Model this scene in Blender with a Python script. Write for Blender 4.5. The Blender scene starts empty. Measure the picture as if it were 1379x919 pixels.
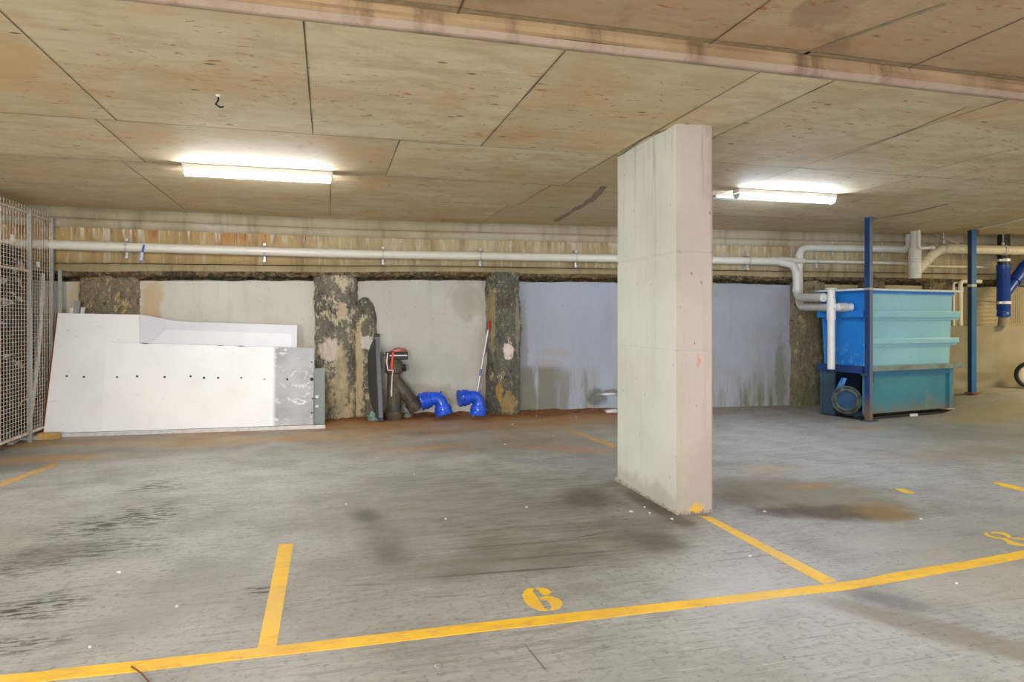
import bpy, bmesh, math, random
from mathutils import Vector, Matrix, noise as mn

random.seed(7)
SC = bpy.context.scene
COL = SC.collection
PI = math.pi

# ------------------------------------------------------------------ camera
F = 905.0
CU, CV = 689.5, 459.5
HORIZ = 430.0
CAMH = 1.25
YAW = math.radians(15.29)
CY, SY = math.cos(YAW), math.sin(YAW)
CEIL = 2.5

cam = bpy.data.cameras.new('camera')
camo = bpy.data.objects.new('camera', cam)
COL.objects.link(camo)
camo.location = (0, 0, CAMH)
camo.rotation_euler = (PI/2, 0, -YAW)
cam.sensor_width = 36
cam.lens = F/1379*36
cam.shift_y = -(CV-HORIZ)/1379
cam.clip_start = 0.05
SC.camera = camo


def ray(u, v):
    xc = (u-CU)/F
    return Vector((xc*CY+SY, CY-xc*SY, -(v-HORIZ)/F))


def at_z(u, v, z):
    d = ray(u, v)
    t = (z-CAMH)/d.z
    return Vector((0, 0, CAMH))+d*t


def at_d(u, v, zc):
    return Vector((0, 0, CAMH))+ray(u, v)*zc


def sstep(t):
    t = max(0.0, min(1.0, t))
    return t*t*(3-2*t)


def floor_h(x, y):
    return 0.24*sstep((x-7.7)/1.3)*sstep((y-5.0)/2.0)


def fl(u, v):
    p = at_z(u, v, 0)
    for _ in range(25):
        p = at_z(u, v, 0.5*p.z+0.5*floor_h(p.x, p.y))
    return p


def ce(u, v):
    return at_z(u, v, CEIL)


def wy(x):                       # face of the infill panels
    return 8.87-0.083*x if x > 0.2 else 8.853+0.06*(x-0.2)


def wl(u, v, d=0.0):             # point d in front of the infill face
    r = ray(u, v)
    t = 9.0
    for _ in range(30):
        t = (wy(r.x*t)-d)/r.y
    return Vector((0, 0, CAMH))+r*t


# ------------------------------------------------------------------ materials
class NT:
    def __init__(self, name):
        self.m = bpy.data.materials.new(name)
        self.m.use_nodes = True
        self.t = self.m.node_tree
        self.t.nodes.clear()
        self.out = self.t.nodes.new('ShaderNodeOutputMaterial')
        self.b = self.t.nodes.new('ShaderNodeBsdfPrincipled')
        self.t.links.new(self.b.outputs[0], self.out.inputs[0])
        self.tc = self.t.nodes.new('ShaderNodeTexCoord')
        self.co = self.tc.outputs['Object']
        self._sep = None

    def link(self, a, b):
        if isinstance(a, (int, float)):
            b.default_value = a
        elif isinstance(a, (tuple, list)):
            b.default_value = (a[0], a[1], a[2], 1.0) if len(b.default_value) == 4 else a[:3]
        else:
            self.t.links.new(a, b)

    def map(self, scale=(1, 1, 1), loc=(0, 0, 0), rot=(0, 0, 0), vec=None):
        n = self.t.nodes.new('ShaderNodeMapping')
        n.inputs['Scale'].default_value = scale
        n.inputs['Location'].default_value = loc
        n.inputs['Rotation'].default_value = rot
        self.t.links.new(vec or self.co, n.inputs[0])
        return n.outputs[0]

    def noise(self, scale, detail=4, rough=0.55, vec=None, dist=0.0):
        n = self.t.nodes.new('ShaderNodeTexNoise')
        n.inputs['Scale'].default_value = scale
        n.inputs['Detail'].default_value = detail
        n.inputs['Roughness'].default_value = rough
        n.inputs['Distortion'].default_value = dist
        self.t.links.new(vec or self.co, n.inputs['Vector'])
        return n.outputs['Fac']

    def voro(self, scale, vec=None, feature='F1'):
        n = self.t.nodes.new('ShaderNodeTexVoronoi')
        n.feature = feature
        n.inputs['Scale'].default_value = scale
        self.t.links.new(vec or self.co, n.inputs['Vector'])
        return n.outputs['Distance']

    def math(self, op, a, b=0.0, clamp=False):
        n = self.t.nodes.new('ShaderNodeMath')
        n.operation = op
        n.use_clamp = clamp
        self.link(a, n.inputs[0])
        self.link(b, n.inputs[1])
        return n.outputs[0]

    def mul(self, a, b): return self.math('MULTIPLY', a, b)
    def add(self, a, b): return self.math('ADD', a, b)
    def sub(self, a, b): return self.math('SUBTRACT', a, b)

    def rng(self, v, a, b, lo=0.0, hi=1.0, smooth=True):
        n = self.t.nodes.new('ShaderNodeMapRange')
        n.interpolation_type = 'SMOOTHSTEP' if smooth else 'LINEAR'
        self.link(v, n.inputs[0])
        n.inputs[1].default_value = a
        n.inputs[2].default_value = b
        n.inputs[3].default_value = lo
        n.inputs[4].default_value = hi
        return n.outputs[0]

    def mix(self, f, a, b, mode='MIX'):
        n = self.t.nodes.new('ShaderNodeMix')
        n.data_type = 'RGBA'
        n.blend_type = mode
        self.link(f, n.inputs[0])
        self.link(a, n.inputs[6])
        self.link(b, n.inputs[7])
        return n.outputs[2]

    def xyz(self):
        if self._sep is None:
            n = self.t.nodes.new('ShaderNodeSeparateXYZ')
            self.t.links.new(self.co, n.inputs[0])
            self._sep = n.outputs
        return self._sep

    def spot(self, c, r, ang=0.0, soft=0.6, jit=0.25, jscale=4.0, axes=(0, 1)):
        """soft-edged irregular patch at c with radii r in the plane of the two axes"""
        s = self.xyz()
        ca, sa = math.cos(ang), math.sin(ang)
        dx = self.sub(s[axes[0]], c[0])
        dy = self.sub(s[axes[1]], c[1])
        a = self.add(self.mul(dx, ca/r[0]), self.mul(dy, sa/r[0]))
        b = self.add(self.mul(dx, -sa/r[1]), self.mul(dy, ca/r[1]))
        d = self.math('SQRT', self.add(self.mul(a, a), self.mul(b, b)))
        if jit:
            key = ('j', jscale)
            if not hasattr(self, '_jc'):
                self._jc = {}
            if key not in self._jc:
                self._jc[key] = self.noise(jscale, 4, 0.6)
            d = self.add(d, self.mul(self.sub(self._jc[key], 0.5), jit*4))
        return self.rng(d, 1.0, 1.0-soft, 0, 1)

    def attr(self, name):
        n = self.t.nodes.new('ShaderNodeAttribute')
        n.attribute_name = name
        return n.outputs['Fac']

    def bump(self, h, strength=0.3, dist=0.02):
        n = self.t.nodes.new('ShaderNodeBump')
        n.inputs['Strength'].default_value = strength
        n.inputs['Distance'].default_value = dist
        self.t.links.new(h, n.inputs['Height'])
        self.t.links.new(n.outputs[0], self.b.inputs['Normal'])

    def col(self, c): self.link(c, self.b.inputs['Base Color'])
    def rough(self, r): self.link(r, self.b.inputs['Roughness'])
    def metal(self, r): self.b.inputs['Metallic'].default_value = r


def lin(r, g, b):
    f = lambda c: (c/255/12.92) if c/255 <= 0.04045 else ((c/255+0.055)/1.055)**2.4
    return (f(r), f(g), f(b))


def simple(name, rgb, rough=0.5, metal=0.0, vary=0.15, scale=20, dark=None, spec=0.5, bump=0.0):
    n = NT(name)
    c = lin(*rgb)
    d = lin(*dark) if dark else tuple(x*(1-vary) for x in c)
    n.col(n.mix(n.rng(n.noise(scale, 5), 0.35, 0.7), c, d))
    n.rough(rough)
    n.metal(metal)
    n.b.inputs['Specular IOR Level'].default_value = spec
    if bump:
        n.bump(n.noise(scale*3, 4), bump, 0.01)
    return n.m


def emis(name, rgb, s):
    n = NT(name)
    n.col((0.9, 0.9, 0.9))
    n.b.inputs['Emission Color'].default_value = (*rgb, 1)
    n.b.inputs['Emission Strength'].default_value = s
    return n.m


# floor ---------------------------------------------------------------
def floor_mat():
    n = NT('stained_concrete')
    s = n.xyz()
    big = n.noise(0.55, 3)
    mid = n.noise(2.2, 6, 0.65)
    fine = n.noise(30, 5, 0.7)
    st = n.noise(3.0, 6, 0.7, vec=n.map((0.45, 3.2, 1)))
    st2 = n.noise(5.0, 5, 0.7, vec=n.map((0.5, 4.0, 1), rot=(0, 0, math.radians(48))))
    c = n.mix(n.rng(big, 0.35, 0.68), lin(166, 166, 161), lin(148, 147, 139))
    c = n.mix(n.mul(n.rng(mid, 0.42, 0.72), 0.55), c, lin(136, 135, 130))
    c = n.mix(n.mul(n.rng(st, 0.5, 0.8), 0.28), c, lin(124, 119, 107))
    c = n.mix(n.mul(n.rng(st2, 0.55, 0.75), 0.28), c, lin(120, 116, 106))
    c = n.mix(n.mul(n.rng(st, 0.47, 0.2), 0.22), c, lin(184, 183, 178))
    c = n.mix(n.mul(n.rng(fine, 0.5, 0.68), 0.5), c, lin(98, 96, 90))
    for (ang, sc, th, k, colr) in ((28, 16, 0.61, 0.32, (110, 107, 100)), (-52, 15, 0.61, 0.30, (108, 104, 96)), (4, 12, 0.60, 0.32, (106, 102, 93)), (12, 18, 0.63, 0.28, (196, 196, 192)), (-20, 22, 0.64, 0.28, (90, 86, 80)), (70, 26, 0.64, 0.25, (96, 92, 86))):
        w_ = n.noise(sc, 4, 0.6, vec=n.map((0.22, 3.0, 1), loc=(ang, sc, 0), rot=(0, 0, math.radians(ang))))
        c = n.mix(n.mul(n.rng(w_, th, th+0.05), min(1, k*1.35)), c, lin(*colr))
    # darker worn middle of the bays and brown far bay
    def dab(c, px, r, colr, k, ang=0.0, soft=0.8, jit=0.25, js=4.0, tex=None):
        p = fl(*px)
        m = n.spot((p.x, p.y), r, ang, soft, jit, js)
        m = n.mul(m, k)
        if tex is not None:
            m = n.mul(m, tex)
        return n.mix(m, c, lin(*colr))
    c = dab(c, (660, 680), (1.9, 1.5), (132, 129, 118), 0.62)
    c = dab(c, (760, 740), (0.9, 0.55), (122, 117, 104), 0.55)
    c = dab(c, (640, 600), (1.5, 0.7), (122, 112, 92), 0.60, js=3)
    c = dab(c, (590, 582), (0.75, 0.28), (84, 78, 66), 0.65, js=3)
    c = dab(c, (494, 695), (0.15, 0.30), (84, 80, 72), 0.75, jit=0.2, js=6, ang=0.1, soft=0.95)
    c = dab(c, (526, 748), (0.13, 0.32), (92, 88, 80), 0.65, jit=0.2, js=6, ang=0.1, soft=0.95)
    c = dab(c, (510, 722), (0.20, 0.55), (104, 100, 92), 0.55, jit=0.2, soft=0.95)
    c = dab(c, (640, 760), (1.0, 0.35), (120, 116, 106), 0.5)
    c = dab(c, (795, 672), (0.30, 0.40), (88, 80, 64), 0.75, jit=0.2)
    c = dab(c, (880, 728), (0.26, 0.30), (88, 83, 72), 0.75, jit=0.2)
    c = dab(c, (855, 705), (0.55, 0.22), (100, 94, 80), 0.50)
    c = dab(c, (880, 682), (0.12, 0.75), (78, 68, 54), 0.80, jit=0.2, js=8)
    c = dab(c, (700, 760), (1.2, 0.6), (112, 108, 96), 0.40, tex=n.rng(st, 0.42, 0.6))
    scr = n.rng(n.noise(11, 5, 0.7, vec=n.map((0.3, 2.6, 1), rot=(0, 0, math.radians(-38)))), 0.47, 0.60)
    scr2 = n.rng(n.noise(10, 5, 0.7, vec=n.map((0.35, 2.4, 1), loc=(5, 3, 0), rot=(0, 0, math.radians(6)))), 0.48, 0.60)
    c = dab(c, (740, 700), (1.5, 1.1), (98, 93, 80), 0.55, tex=scr)
    c = dab(c, (680, 650), (1.8, 1.2), (104, 98, 84), 0.55, tex=scr2)
    c = dab(c, (700, 860), (1.4, 0.4), (122, 119, 110), 0.5, tex=scr)
    c = dab(c, (1240, 620), (2.0, 1.4), (134, 126, 112), 0.55, tex=scr2)
    c = dab(c, (1050, 600), (1.4, 0.9), (120, 120, 118), 0.5, tex=scr2)
    # rubber streaks running across the bay
    for (u0, v0, u1, v1, w, k) in ((500, 784, 860, 757, .020, .75), (640, 757, 880, 738, .018, .6), (540, 745, 850, 722, .018, .55),
                                   (560, 806, 640, 801, .012, .5), (430, 790, 560, 786, .014, .4), (640, 715, 830, 702, .02, .45),
                                   (930, 760, 1060, 745, .012, .35), (700, 860, 745, 915, .006, .8), (765, 727, 840, 712, .02, .5)):
        a, b = fl(u0, v0), fl(u1, v1)
        m = (a+b)/2
        d = b-a
        c = n.mix(n.mul(n.spot((m.x, m.y), (d.length/2, w), math.atan2(d.y, d.x), 0.7, 0.12, 9), k), c, lin(82, 78, 70))
    # black lifted marks on the left
    flake = n.rng(n.noise(15, 6, 0.72, vec=n.map((0.5, 2.3, 1), rot=(0, 0, 0.12))), 0.49, 0.55)
    for px, r, a in (((70, 750), (0.75, 0.40), 0.5), ((170, 700), (0.7, 0.42), 0.6), ((40, 820), (0.35, 0.22), 0.3), ((210, 655), (0.35, 0.3), 0.6),
                     ((355, 795), (0.16, 0.09), -0.3), ((30, 868), (0.25, 0.12), 0.1)):
        c = dab(c, px, r, (46, 45, 42), 0.9, ang=a, tex=flake, jit=0.3)
    c = dab(c, (75, 745), (0.45, 0.3), (112, 110, 103), 0.65, ang=0.5)
    c = dab(c, (250, 800), (0.35, 0.7), (138, 137, 131), 0.55, ang=-0.5)
    # brown damp area right of the pillar
    c = dab(c, (1075, 665), (0.95, 0.62), (128, 116, 90), 0.8, ang=-0.35, soft=0.55)
    c = dab(c, (1130, 690), (0.75, 0.24), (84, 68, 42), 0.95, ang=-0.3, soft=0.6)
    c = dab(c, (1000, 672), (0.35, 0.32), (104, 92, 68), 0.65)
    c = dab(c, (1035, 632), (0.5, 0.30), (172, 146, 124), 0.55)
    c = dab(c, (1190, 690), (0.3, 0.3), (158, 128, 66), 0.55)
    c = dab(c, (1090, 655), (0.25, 0.10), (176, 120, 60), 0.55, js=9)
    c = dab(c, (1290, 610), (1.3, 0.45), (146, 130, 108), 0.55)
    c = dab(c, (1275, 852), (0.62, 0.15), (126, 116, 100), 0.7, ang=-0.98, soft=0.6, jit=0.2)
    c = dab(c, (1195, 808), (0.24, 0.13), (112, 108, 106), 0.75, ang=-0.9, soft=0.7)
    c = dab(c, (1150, 788), (0.10, 0.06), (96, 92, 88), 0.75, soft=0.7)
    c = dab(c, (1010, 800), (0.5, 0.4), (184, 184, 184), 0.55)  # pale patch paints the cool lamp's sheen into the floor colour
    c = dab(c, (1330, 780), (0.7, 0.5), (176, 166, 148), 0.45)
    c = dab(c, (1220, 730), (0.6, 0.35), (174, 170, 162), 0.45)
    # rusty clay washed out along the back wall
    wallline = n.sub(n.add(n.mul(s[0], -0.083), 8.87), s[1])
    wn = n.add(wallline, n.mul(n.sub(n.noise(2.4, 5, 0.6), 0.5), 0.9))
    xr = n.mul(n.rng(s[0], -4, 0.3, 0.55, 1), n.rng(s[0], 3.6, 4.6, 1, 0.12))
    pt = n.rng(n.noise(1.6, 6, 0.7, vec=n.map((0.6, 1.6, 1))), 0.40, 0.58)
    c = n.mix(n.mul(n.mul(n.mul(n.rng(wn, 3.0, 1.2), xr), pt), 0.6), c, lin(172, 142, 98))
    c = n.mix(n.mul(n.mul(n.rng(wn, 1.9, 0.7), xr), n.add(n.mul(pt, 0.5), 0.35)), c, lin(170, 124, 72))
    c = n.mix(n.mul(n.mul(n.rng(wn, 0.95, 0.35), xr), 0.9), c, lin(176, 122, 66))
    c = n.mix(n.mul(n.mul(n.rng(wn, 0.62, 0.2), xr), 0.85), c, lin(126, 72, 36))
    c = dab(c, (570, 604), (0.55, 0.12), (196, 132, 78), 0.60, js=6)
    c = dab(c, (770, 605), (0.75, 0.22), (176, 116, 68), 0.60, js=5, ang=-0.5)
    c = dab(c, (60, 618), (0.9, 0.25), (190, 150, 100), 0.75, js=4)
    c = dab(c, (40, 600), (0.9, 0.18), (178, 134, 84), 0.8, js=4)
    c = dab(c, (330, 592), (2.2, 0.28), (182, 148, 104), 0.75, js=4)
    c = dab(c, (1330, 560), (1.2, 0.5), (170, 150, 96), 0.55)  # yellow lamp light on the far right floor, painted into the colour
    c = dab(c, (1170, 577), (0.45, 0.10), (178, 130, 62), 0.50, js=8)
    # pits and specks
    pits = n.rng(n.voro(19, vec=n.map((0.8, 1.3, 1))), 0.13, 0.05)
    c = n.mix(n.mul(n.mul(pits, n.rng(n.noise(3, 3), 0.45, 0.55)), 0.7), c, lin(70, 67, 60))
    drops = n.rng(n.voro(11, vec=n.map((1, 1.4, 0))), 0.16, 0.10)
    p = fl(850, 690)
    c = n.mix(n.mul(n.mul(drops, n.spot((p.x, p.y), (0.5, 0.5), 0, 0.5)), 0.8), c, lin(66, 60, 50))
    c = n.mix(1.0, c, (0.95, 0.97, 0.985), 'MULTIPLY')
    n.col(c)
    n.rough(n.rng(mid, 0.3, 0.7, 0.46, 0.68))
    n.b.inputs['Specular IOR Level'].default_value = 0.35
    n.bump(n.add(n.mul(fine, 0.4), n.mul(st, 0.6)), 0.3, 0.01)
    return n.m


def ceiling_mat(name, a, b, dk, orange, wet=0.0):
    n = NT(name)
    grain = n.noise(5, 6, 0.65, vec=n.map((0.35, 2.2, 1)))
    big = n.noise(0.8, 3)
    fine = n.noise(26, 4, 0.7, vec=n.map((0.4, 1.5, 1)))
    c = n.mix(n.rng(big, 0.3, 0.7), lin(*a), lin(*b))
    tone = n.attr('sheet_tone')
    c = n.mix(n.mul(tone, 0.6), c, lin(*dk))
    c = n.mix(n.mul(n.rng(grain, 0.46, 0.70), 0.45), c, lin(*dk))
    c = n.mix(n.mul(n.rng(n.noise(3.2, 7, 0.72, dist=0.4, vec=n.map((1, 1.3, 1), loc=(2, 9, 0))), 0.47, 0.64), 0.5), c, lin(*dk))
    c = n.mix(n.mul(n.rng(n.noise(0.9, 6, 0.7, vec=n.map((1, 1.6, 1), loc=(7, 2, 0))), 0.5, 0.62), 0.35), c, lin(*dk))
    c = n.mix(n.mul(n.rng(n.noise(1.7, 5, 0.6), 0.48, 0.7), 0.45), c, lin(*orange))
    c = n.mix(n.mul(n.rng(fine, 0.55, 0.8), 0.25), c, lin(150, 130, 98))
    fleck = n.rng(n.noise(17, 3, 0.6, dist=0.5, vec=n.map((0.7, 1.9, 1), rot=(0, 0, 0.35))), 0.628, 0.672)
    c = n.mix(n.mul(n.mul(fleck, n.rng(n.noise(1.2, 2), 0.38, 0.55)), 0.8), c, lin(178, 104, 42))
    dots = n.rng(n.voro(4.5, vec=n.map((0.6, 1.6, 1))), 0.10, 0.035)
    c = n.mix(n.mul(n.mul(dots, n.rng(n.noise(1.9, 2), 0.40, 0.5)), 0.85), c, lin(66, 54, 40))
    hl = n.rng(n.noise(9, 3, 0.6, vec=n.map((0.4, 2.0, 1), loc=(3, 1, 0))), 0.68, 0.78)
    c = n.mix(n.mul(hl, 0.3), c, lin(205, 196, 168))
    if wet:
        c = n.mix(n.mul(n.rng(n.noise(1.4, 5, 0.6, dist=1.0), 0.50, 0.62), wet), c, lin(104, 82, 60))
    n.col(c)
    n.rough(0.75)
    n.bump(n.add(grain, n.mul(fine, 0.5)), 0.12, 0.006)
    return n.m


def board_concrete(name, a, b, c2, streak=0.5, drips=None, vscale=1.0):
    """wall concrete with vertical streaks"""
    n = NT(name)
    v = n.noise(4*vscale, 6, 0.65, vec=n.map((1.6, 1.6, 0.16)))
    big = n.noise(1.3, 4)
    fine = n.noise(32, 5, 0.7)
    c = n.mix(n.rng(big, 0.35, 0.65), lin(*a), lin(*b))
    c = n.mix(n.mul(n.rng(v, 0.48, 0.72), streak), c, lin(*c2))
    c = n.mix(n.mul(n.rng(fine, 0.5, 0.8), 0.25), c, tuple(x*0.55 for x in lin(*a)))
    if drips:
        s = n.xyz()
        for (z0, z1, colr, k, sc, th) in drips:
            col_n = n.noise(sc, 5, 0.7, vec=n.map((1, 1, 0.10)))
            m = n.mul(n.rng(s[2], z0, z1), n.rng(col_n, th, th+0.08))
            c = n.mix(n.mul(m, k), c, lin(*colr))
    n.col(c)
    n.rough(0.85)
    n.bump(n.add(fine, n.noise(9, 5)), 0.25, 0.008)
    return n.m


def infill_mat(name, a, b, streaks=(), spots=(), fine_k=0.2):
    n = NT(name)
    s = n.xyz()
    big = n.noise(1.1, 5, 0.6)
    fine = n.noise(28, 5, 0.7)
    c = n.mix(n.rng(big, 0.32, 0.68), lin(*a), lin(*b))
    vs = n.noise(5, 5, 0.65, vec=n.map((1.5, 1.5, 0.12)))
    c = n.mix(n.mul(n.rng(vs, 0.5, 0.75), 0.28), c, tuple(0.72*x for x in lin(*b)))
    c = n.mix(n.mul(n.rng(n.voro(7), 0.10, 0.03), 0.35), c, lin(110, 104, 92))
    for (z0, z1, x0, x1, colr, k, th) in streaks:
        m = n.rng(s[2], z1, z0)
        m = n.mul(m, n.mul(n.rng(s[0], x0-.12, x0+.12), n.rng(s[0], x1+.12, x1-.12)))
        m = n.mul(m, n.rng(n.noise(3.4, 5, 0.65, vec=n.map((2.0, 2.0, 0.25), loc=(z0, x0, 0))), th, th+0.16))
        c = n.mix(n.mul(m, k), c, lin(*colr))
    for (x, z, rx, rz, colr, k) in spots:
        c = n.mix(n.mul(n.spot((x, z), (rx, rz), 0, 0.5, 0.3, 9, (0, 2)), k), c, lin(*colr))
    c = n.mix(n.mul(n.rng(fine, 0.5, 0.8), fine_k), c, tuple(0.6*x for x in lin(*a)))
    n.col(c)
    n.rough(0.8)
    n.bump(n.add(fine, n.mul(n.noise(5, 5), 1.5)), 0.3, 0.012)
    return n.m


def pier_mat(name, dark, mid, light, th=0.52, spots=(), low=None):
    n = NT(name)
    s = n.xyz()
    a = n.noise(6, 9, 0.78, dist=0.25, vec=n.map((1.2, 1.2, 0.7)))
    b = n.noise(24, 6, 0.75, vec=n.map((1, 1, 0.55)))
    c = n.mix(n.rng(n.noise(2.5, 4), 0.35, 0.65), lin(*dark), lin(*mid))
    c = n.mix(n.rng(a, th, th+0.05), c, lin(*light))
    c = n.mix(n.mul(n.rng(b, 0.58, 0.63), 0.75), c, lin(200, 186, 146))
    c = n.mix(n.mul(n.rng(b, 0.45, 0.38), 0.7), c, lin(52, 49, 41))
    c = n.mix(n.mul(n.rng(n.noise(60, 4, 0.7), 0.52, 0.66), 0.4), c, lin(70, 66, 56))
    if low:
        m = n.mul(n.rng(s[2], low[0], 0.0), n.rng(a, 0.44, 0.5))
        c = n.mix(n.mul(m, 0.8), c, lin(*low[1]))
    for (x, z, rx, rz, colr, k) in spots:
        c = n.mix(n.mul(n.spot((x, z), (rx, rz), 0, 0.3, 0.42, 17, (0, 2)), k), c, lin(*colr))
    n.col(c)
    n.rough(0.9)
    n.bump(n.add(n.mul(a, 1.5), b), 0.7, 0.03)
    return n.m


def paint_mat():
    n = NT('worn_yellow_paint')
    w = n.noise(16, 6, 0.7, vec=n.map((0.6, 1.6, 1)))
    c = n.mix(n.rng(n.noise(3, 4), 0.35, 0.7), lin(232, 186, 34), lin(214, 168, 52))
    c = n.mix(n.mul(n.rng(w, 0.48, 0.68), 0.65), c, lin(186, 150, 66))
    c = n.mix(n.mul(n.rng(n.noise(1.3, 3), 0.5, 0.62), 0.45), c, lin(222, 186, 92))
    c = n.mix(n.rng(n.noise(10, 8, 0.8), 0.62, 0.66), c, lin(140, 134, 118))
    n.col(c)
    n.rough(0.6)
    return n.m


def faded_paint():
    n = NT('faded_yellow_paint')
    w = n.noise(12, 6, 0.7)
    c = n.mix(n.rng(w, 0.4, 0.6), lin(198, 150, 76), lin(160, 142, 110))
    n.col(c)
    n.rough(0.7)
    return n.m


def board_mat():
    n = NT('white_sheet_face')
    c = n.mix(n.rng(n.noise(1.5, 4), 0.3, 0.7), lin(240, 241, 242), lin(230, 231, 231))
    sc = n.rng(n.noise(14, 4, 0.6, vec=n.map((0.4, 1, 1.6), rot=(0, 0.6, 0))), 0.68, 0.73)
    c = n.mix(n.mul(sc, 0.25), c, lin(160, 158, 152))
    c = n.mix(n.mul(n.rng(n.voro(9), 0.09, 0.03), 0.4), c, lin(120, 116, 110))
    n.col(c)
    n.rough(0.42)
    return n.m


def scuffed_mat(x0):
    n = NT('white_sheet_with_scuffed_grey_end')
    s = n.xyz()
    c = n.mix(n.rng(n.noise(1.5, 4), 0.3, 0.7), lin(244, 245, 247), lin(234, 235, 236))
    sc = n.rng(n.noise(14, 4, 0.6, vec=n.map((0.4, 1, 1.6), rot=(0, 0.6, 0))), 0.68, 0.73)
    c = n.mix(n.mul(sc, 0.25), c, lin(160, 158, 152))
    g = n.mix(n.rng(n.noise(3, 4), 0.3, 0.7), lin(176, 177, 180), lin(150, 151, 155))
    scr = n.rng(n.noise(6, 6, 0.75, dist=1.2, vec=n.map((1.0, 1, 1.8), rot=(0, 0.7, 0))), 0.57, 0.63)
    g = n.mix(n.mul(scr, 0.7), g, lin(228, 228, 230))
    c = n.mix(n.rng(s[0], x0-0.02, x0+0.03), c, g)
    n.col(c)
    n.rough(0.4)
    return n.m


def tank_mat():
    n = NT('pale_blue_tank_gelcoat')
    c = n.mix(n.rng(n.noise(1.6, 4), 0.3, 0.7), lin(148, 202, 214), lin(134, 191, 206))
    c = n.mix(n.mul(n.rng(n.noise(12, 5, 0.7, vec=n.map((1, 1, 0.4))), 0.6, 0.72), 0.25), c, lin(70, 150, 186))
    c = n.mix(n.mul(n.rng(n.voro(5), 0.05, 0.02), 0.8), c, lin(40, 60, 70))
    n.col(c)
    n.rough(0.38)
    return n.m


def tank_side_mat():
    n = NT('bright_blue_tank_gelcoat')
    s = n.xyz()
    c = n.mix(n.rng(n.noise(1.6, 4), 0.3, 0.7), lin(34, 132, 216), lin(24, 116, 204))
    m = n.mul(n.rng(s[2], 1.05, 0.75), n.rng(n.noise(11, 6, 0.7), 0.5, 0.6))
    c = n.mix(n.mul(m, 0.5), c, lin(120, 176, 214))
    n.col(c)
    n.rough(0.35)
    return n.m


def skip_mat():
    n = NT('weathered_teal_steel')
    s = n.xyz()
    c = n.mix(n.rng(n.noise(1.6, 4), 0.3, 0.7), lin(64, 140, 156), lin(52, 124, 144))
    c = n.mix(n.mul(n.rng(n.noise(40, 4, 0.7), 0.5, 0.7), 0.25), c, lin(96, 150, 156))
    drip = n.noise(7, 6, 0.7, vec=n.map((1.5, 1.5, 0.18)))
    m = n.rng(n.add(s[2], n.mul(n.sub(drip, 0.5), -0.5)), 0.24, 0.02)
    c = n.mix(n.mul(m, 0.75), c, lin(132, 114, 86))
    c = n.mix(n.mul(n.rng(n.noise(3, 4, 0.6, vec=n.map((1.2, 1, 0.6))), 0.6, 0.7), 0.5), c, lin(150, 128, 100))
    c = n.mix(n.mul(n.rng(s[2], 0.07, 0.01), 0.55), c, lin(96, 66, 40))
    n.col(c)
    n.rough(0.5)
    return n.m


def rusty_blue(name, a, b, rustk=0.5, lowz=None):
    n = NT(name)
    s = n.xyz()
    c = n.mix(n.rng(n.noise(3, 4), 0.3, 0.7), lin(*a), lin(*b))
    c = n.mix(n.mul(n.rng(n.noise(14, 6, 0.7, vec=n.map((1, 1, 0.35))), 0.58, 0.66), rustk), c, lin(112, 78, 52))
    if lowz:
        c = n.mix(n.mul(n.rng(n.add(s[2], n.mul(n.noise(6, 4), 0.25)), lowz+0.12, 0.12), 0.85), c, lin(126, 100, 66))
    n.col(c)
    n.rough(0.45)
    return n.m


def pvc(name, rgb, dirt=0.3, rough=0.35):
    n = NT(name)
    c = n.mix(n.mul(n.rng(n.noise(6, 5, 0.65), 0.45, 0.75), dirt), lin(*rgb), tuple(0.6*x for x in lin(*rgb)))
    n.col(c)
    n.rough(rough)
    return n.m


def pillar_mat(name, a, b, st, pit, base_patch=None):
    n = NT(name)
    s = n.xyz()
    big = n.noise(1.2, 4)
    v = n.noise(8, 6, 0.7, vec=n.map((1.5, 1.5, 0.10)))
    fine = n.noise(40, 4, 0.7)
    c = n.mix(n.rng(big, 0.35, 0.65), lin(*a), lin(*b))
    k = n.add(0.18, n.mul(n.rng(s[2], 1.5, 2.4), 0.6))
    c = n.mix(n.mul(n.rng(v, 0.50, 0.70), k), c, lin(*st))
    c = n.mix(n.mul(n.rng(n.voro(13, vec=n.map((1, 1, 0.55))), 0.10, 0.04), pit), c, lin(120, 92, 66))
    c = n.mix(n.mul(n.rng(n.add(s[2], n.mul(n.noise(9, 5), -0.22)), 0.06, -0.04), 0.5), c, lin(168, 162, 150))
    if base_patch:
        for (ax, x, z, rx, rz, colr, kk) in base_patch:
            c = n.mix(n.mul(n.spot((x, z), (rx, rz), 0, 0.6, 0.4, 26, (ax, 2)), kk), c, lin(*colr))
    n.col(c)
    n.rough(0.75)
    n.bump(n.add(fine, n.mul(v, 0.8)), 0.15, 0.006)
    return n.m


def plastic_wrap_mat():
    n = NT('dark_crinkled_plastic')
    a = n.noise(6, 7, 0.7, dist=1.6)
    c = n.mix(n.rng(a, 0.50, 0.66), lin(26, 26, 29), lin(84, 84, 90))
    c = n.mix(n.rng(n.noise(3.2, 7, 0.68, dist=0.7, vec=n.map((1, 1, 2.2))), 0.575, 0.605), c, lin(206, 206, 216))  # pale flecks paint glints on the folds into the wrap colour
    n.col(c)
    n.rough(0.22)
    n.bump(a, 1.0, 0.08)
    return n.m


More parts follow.
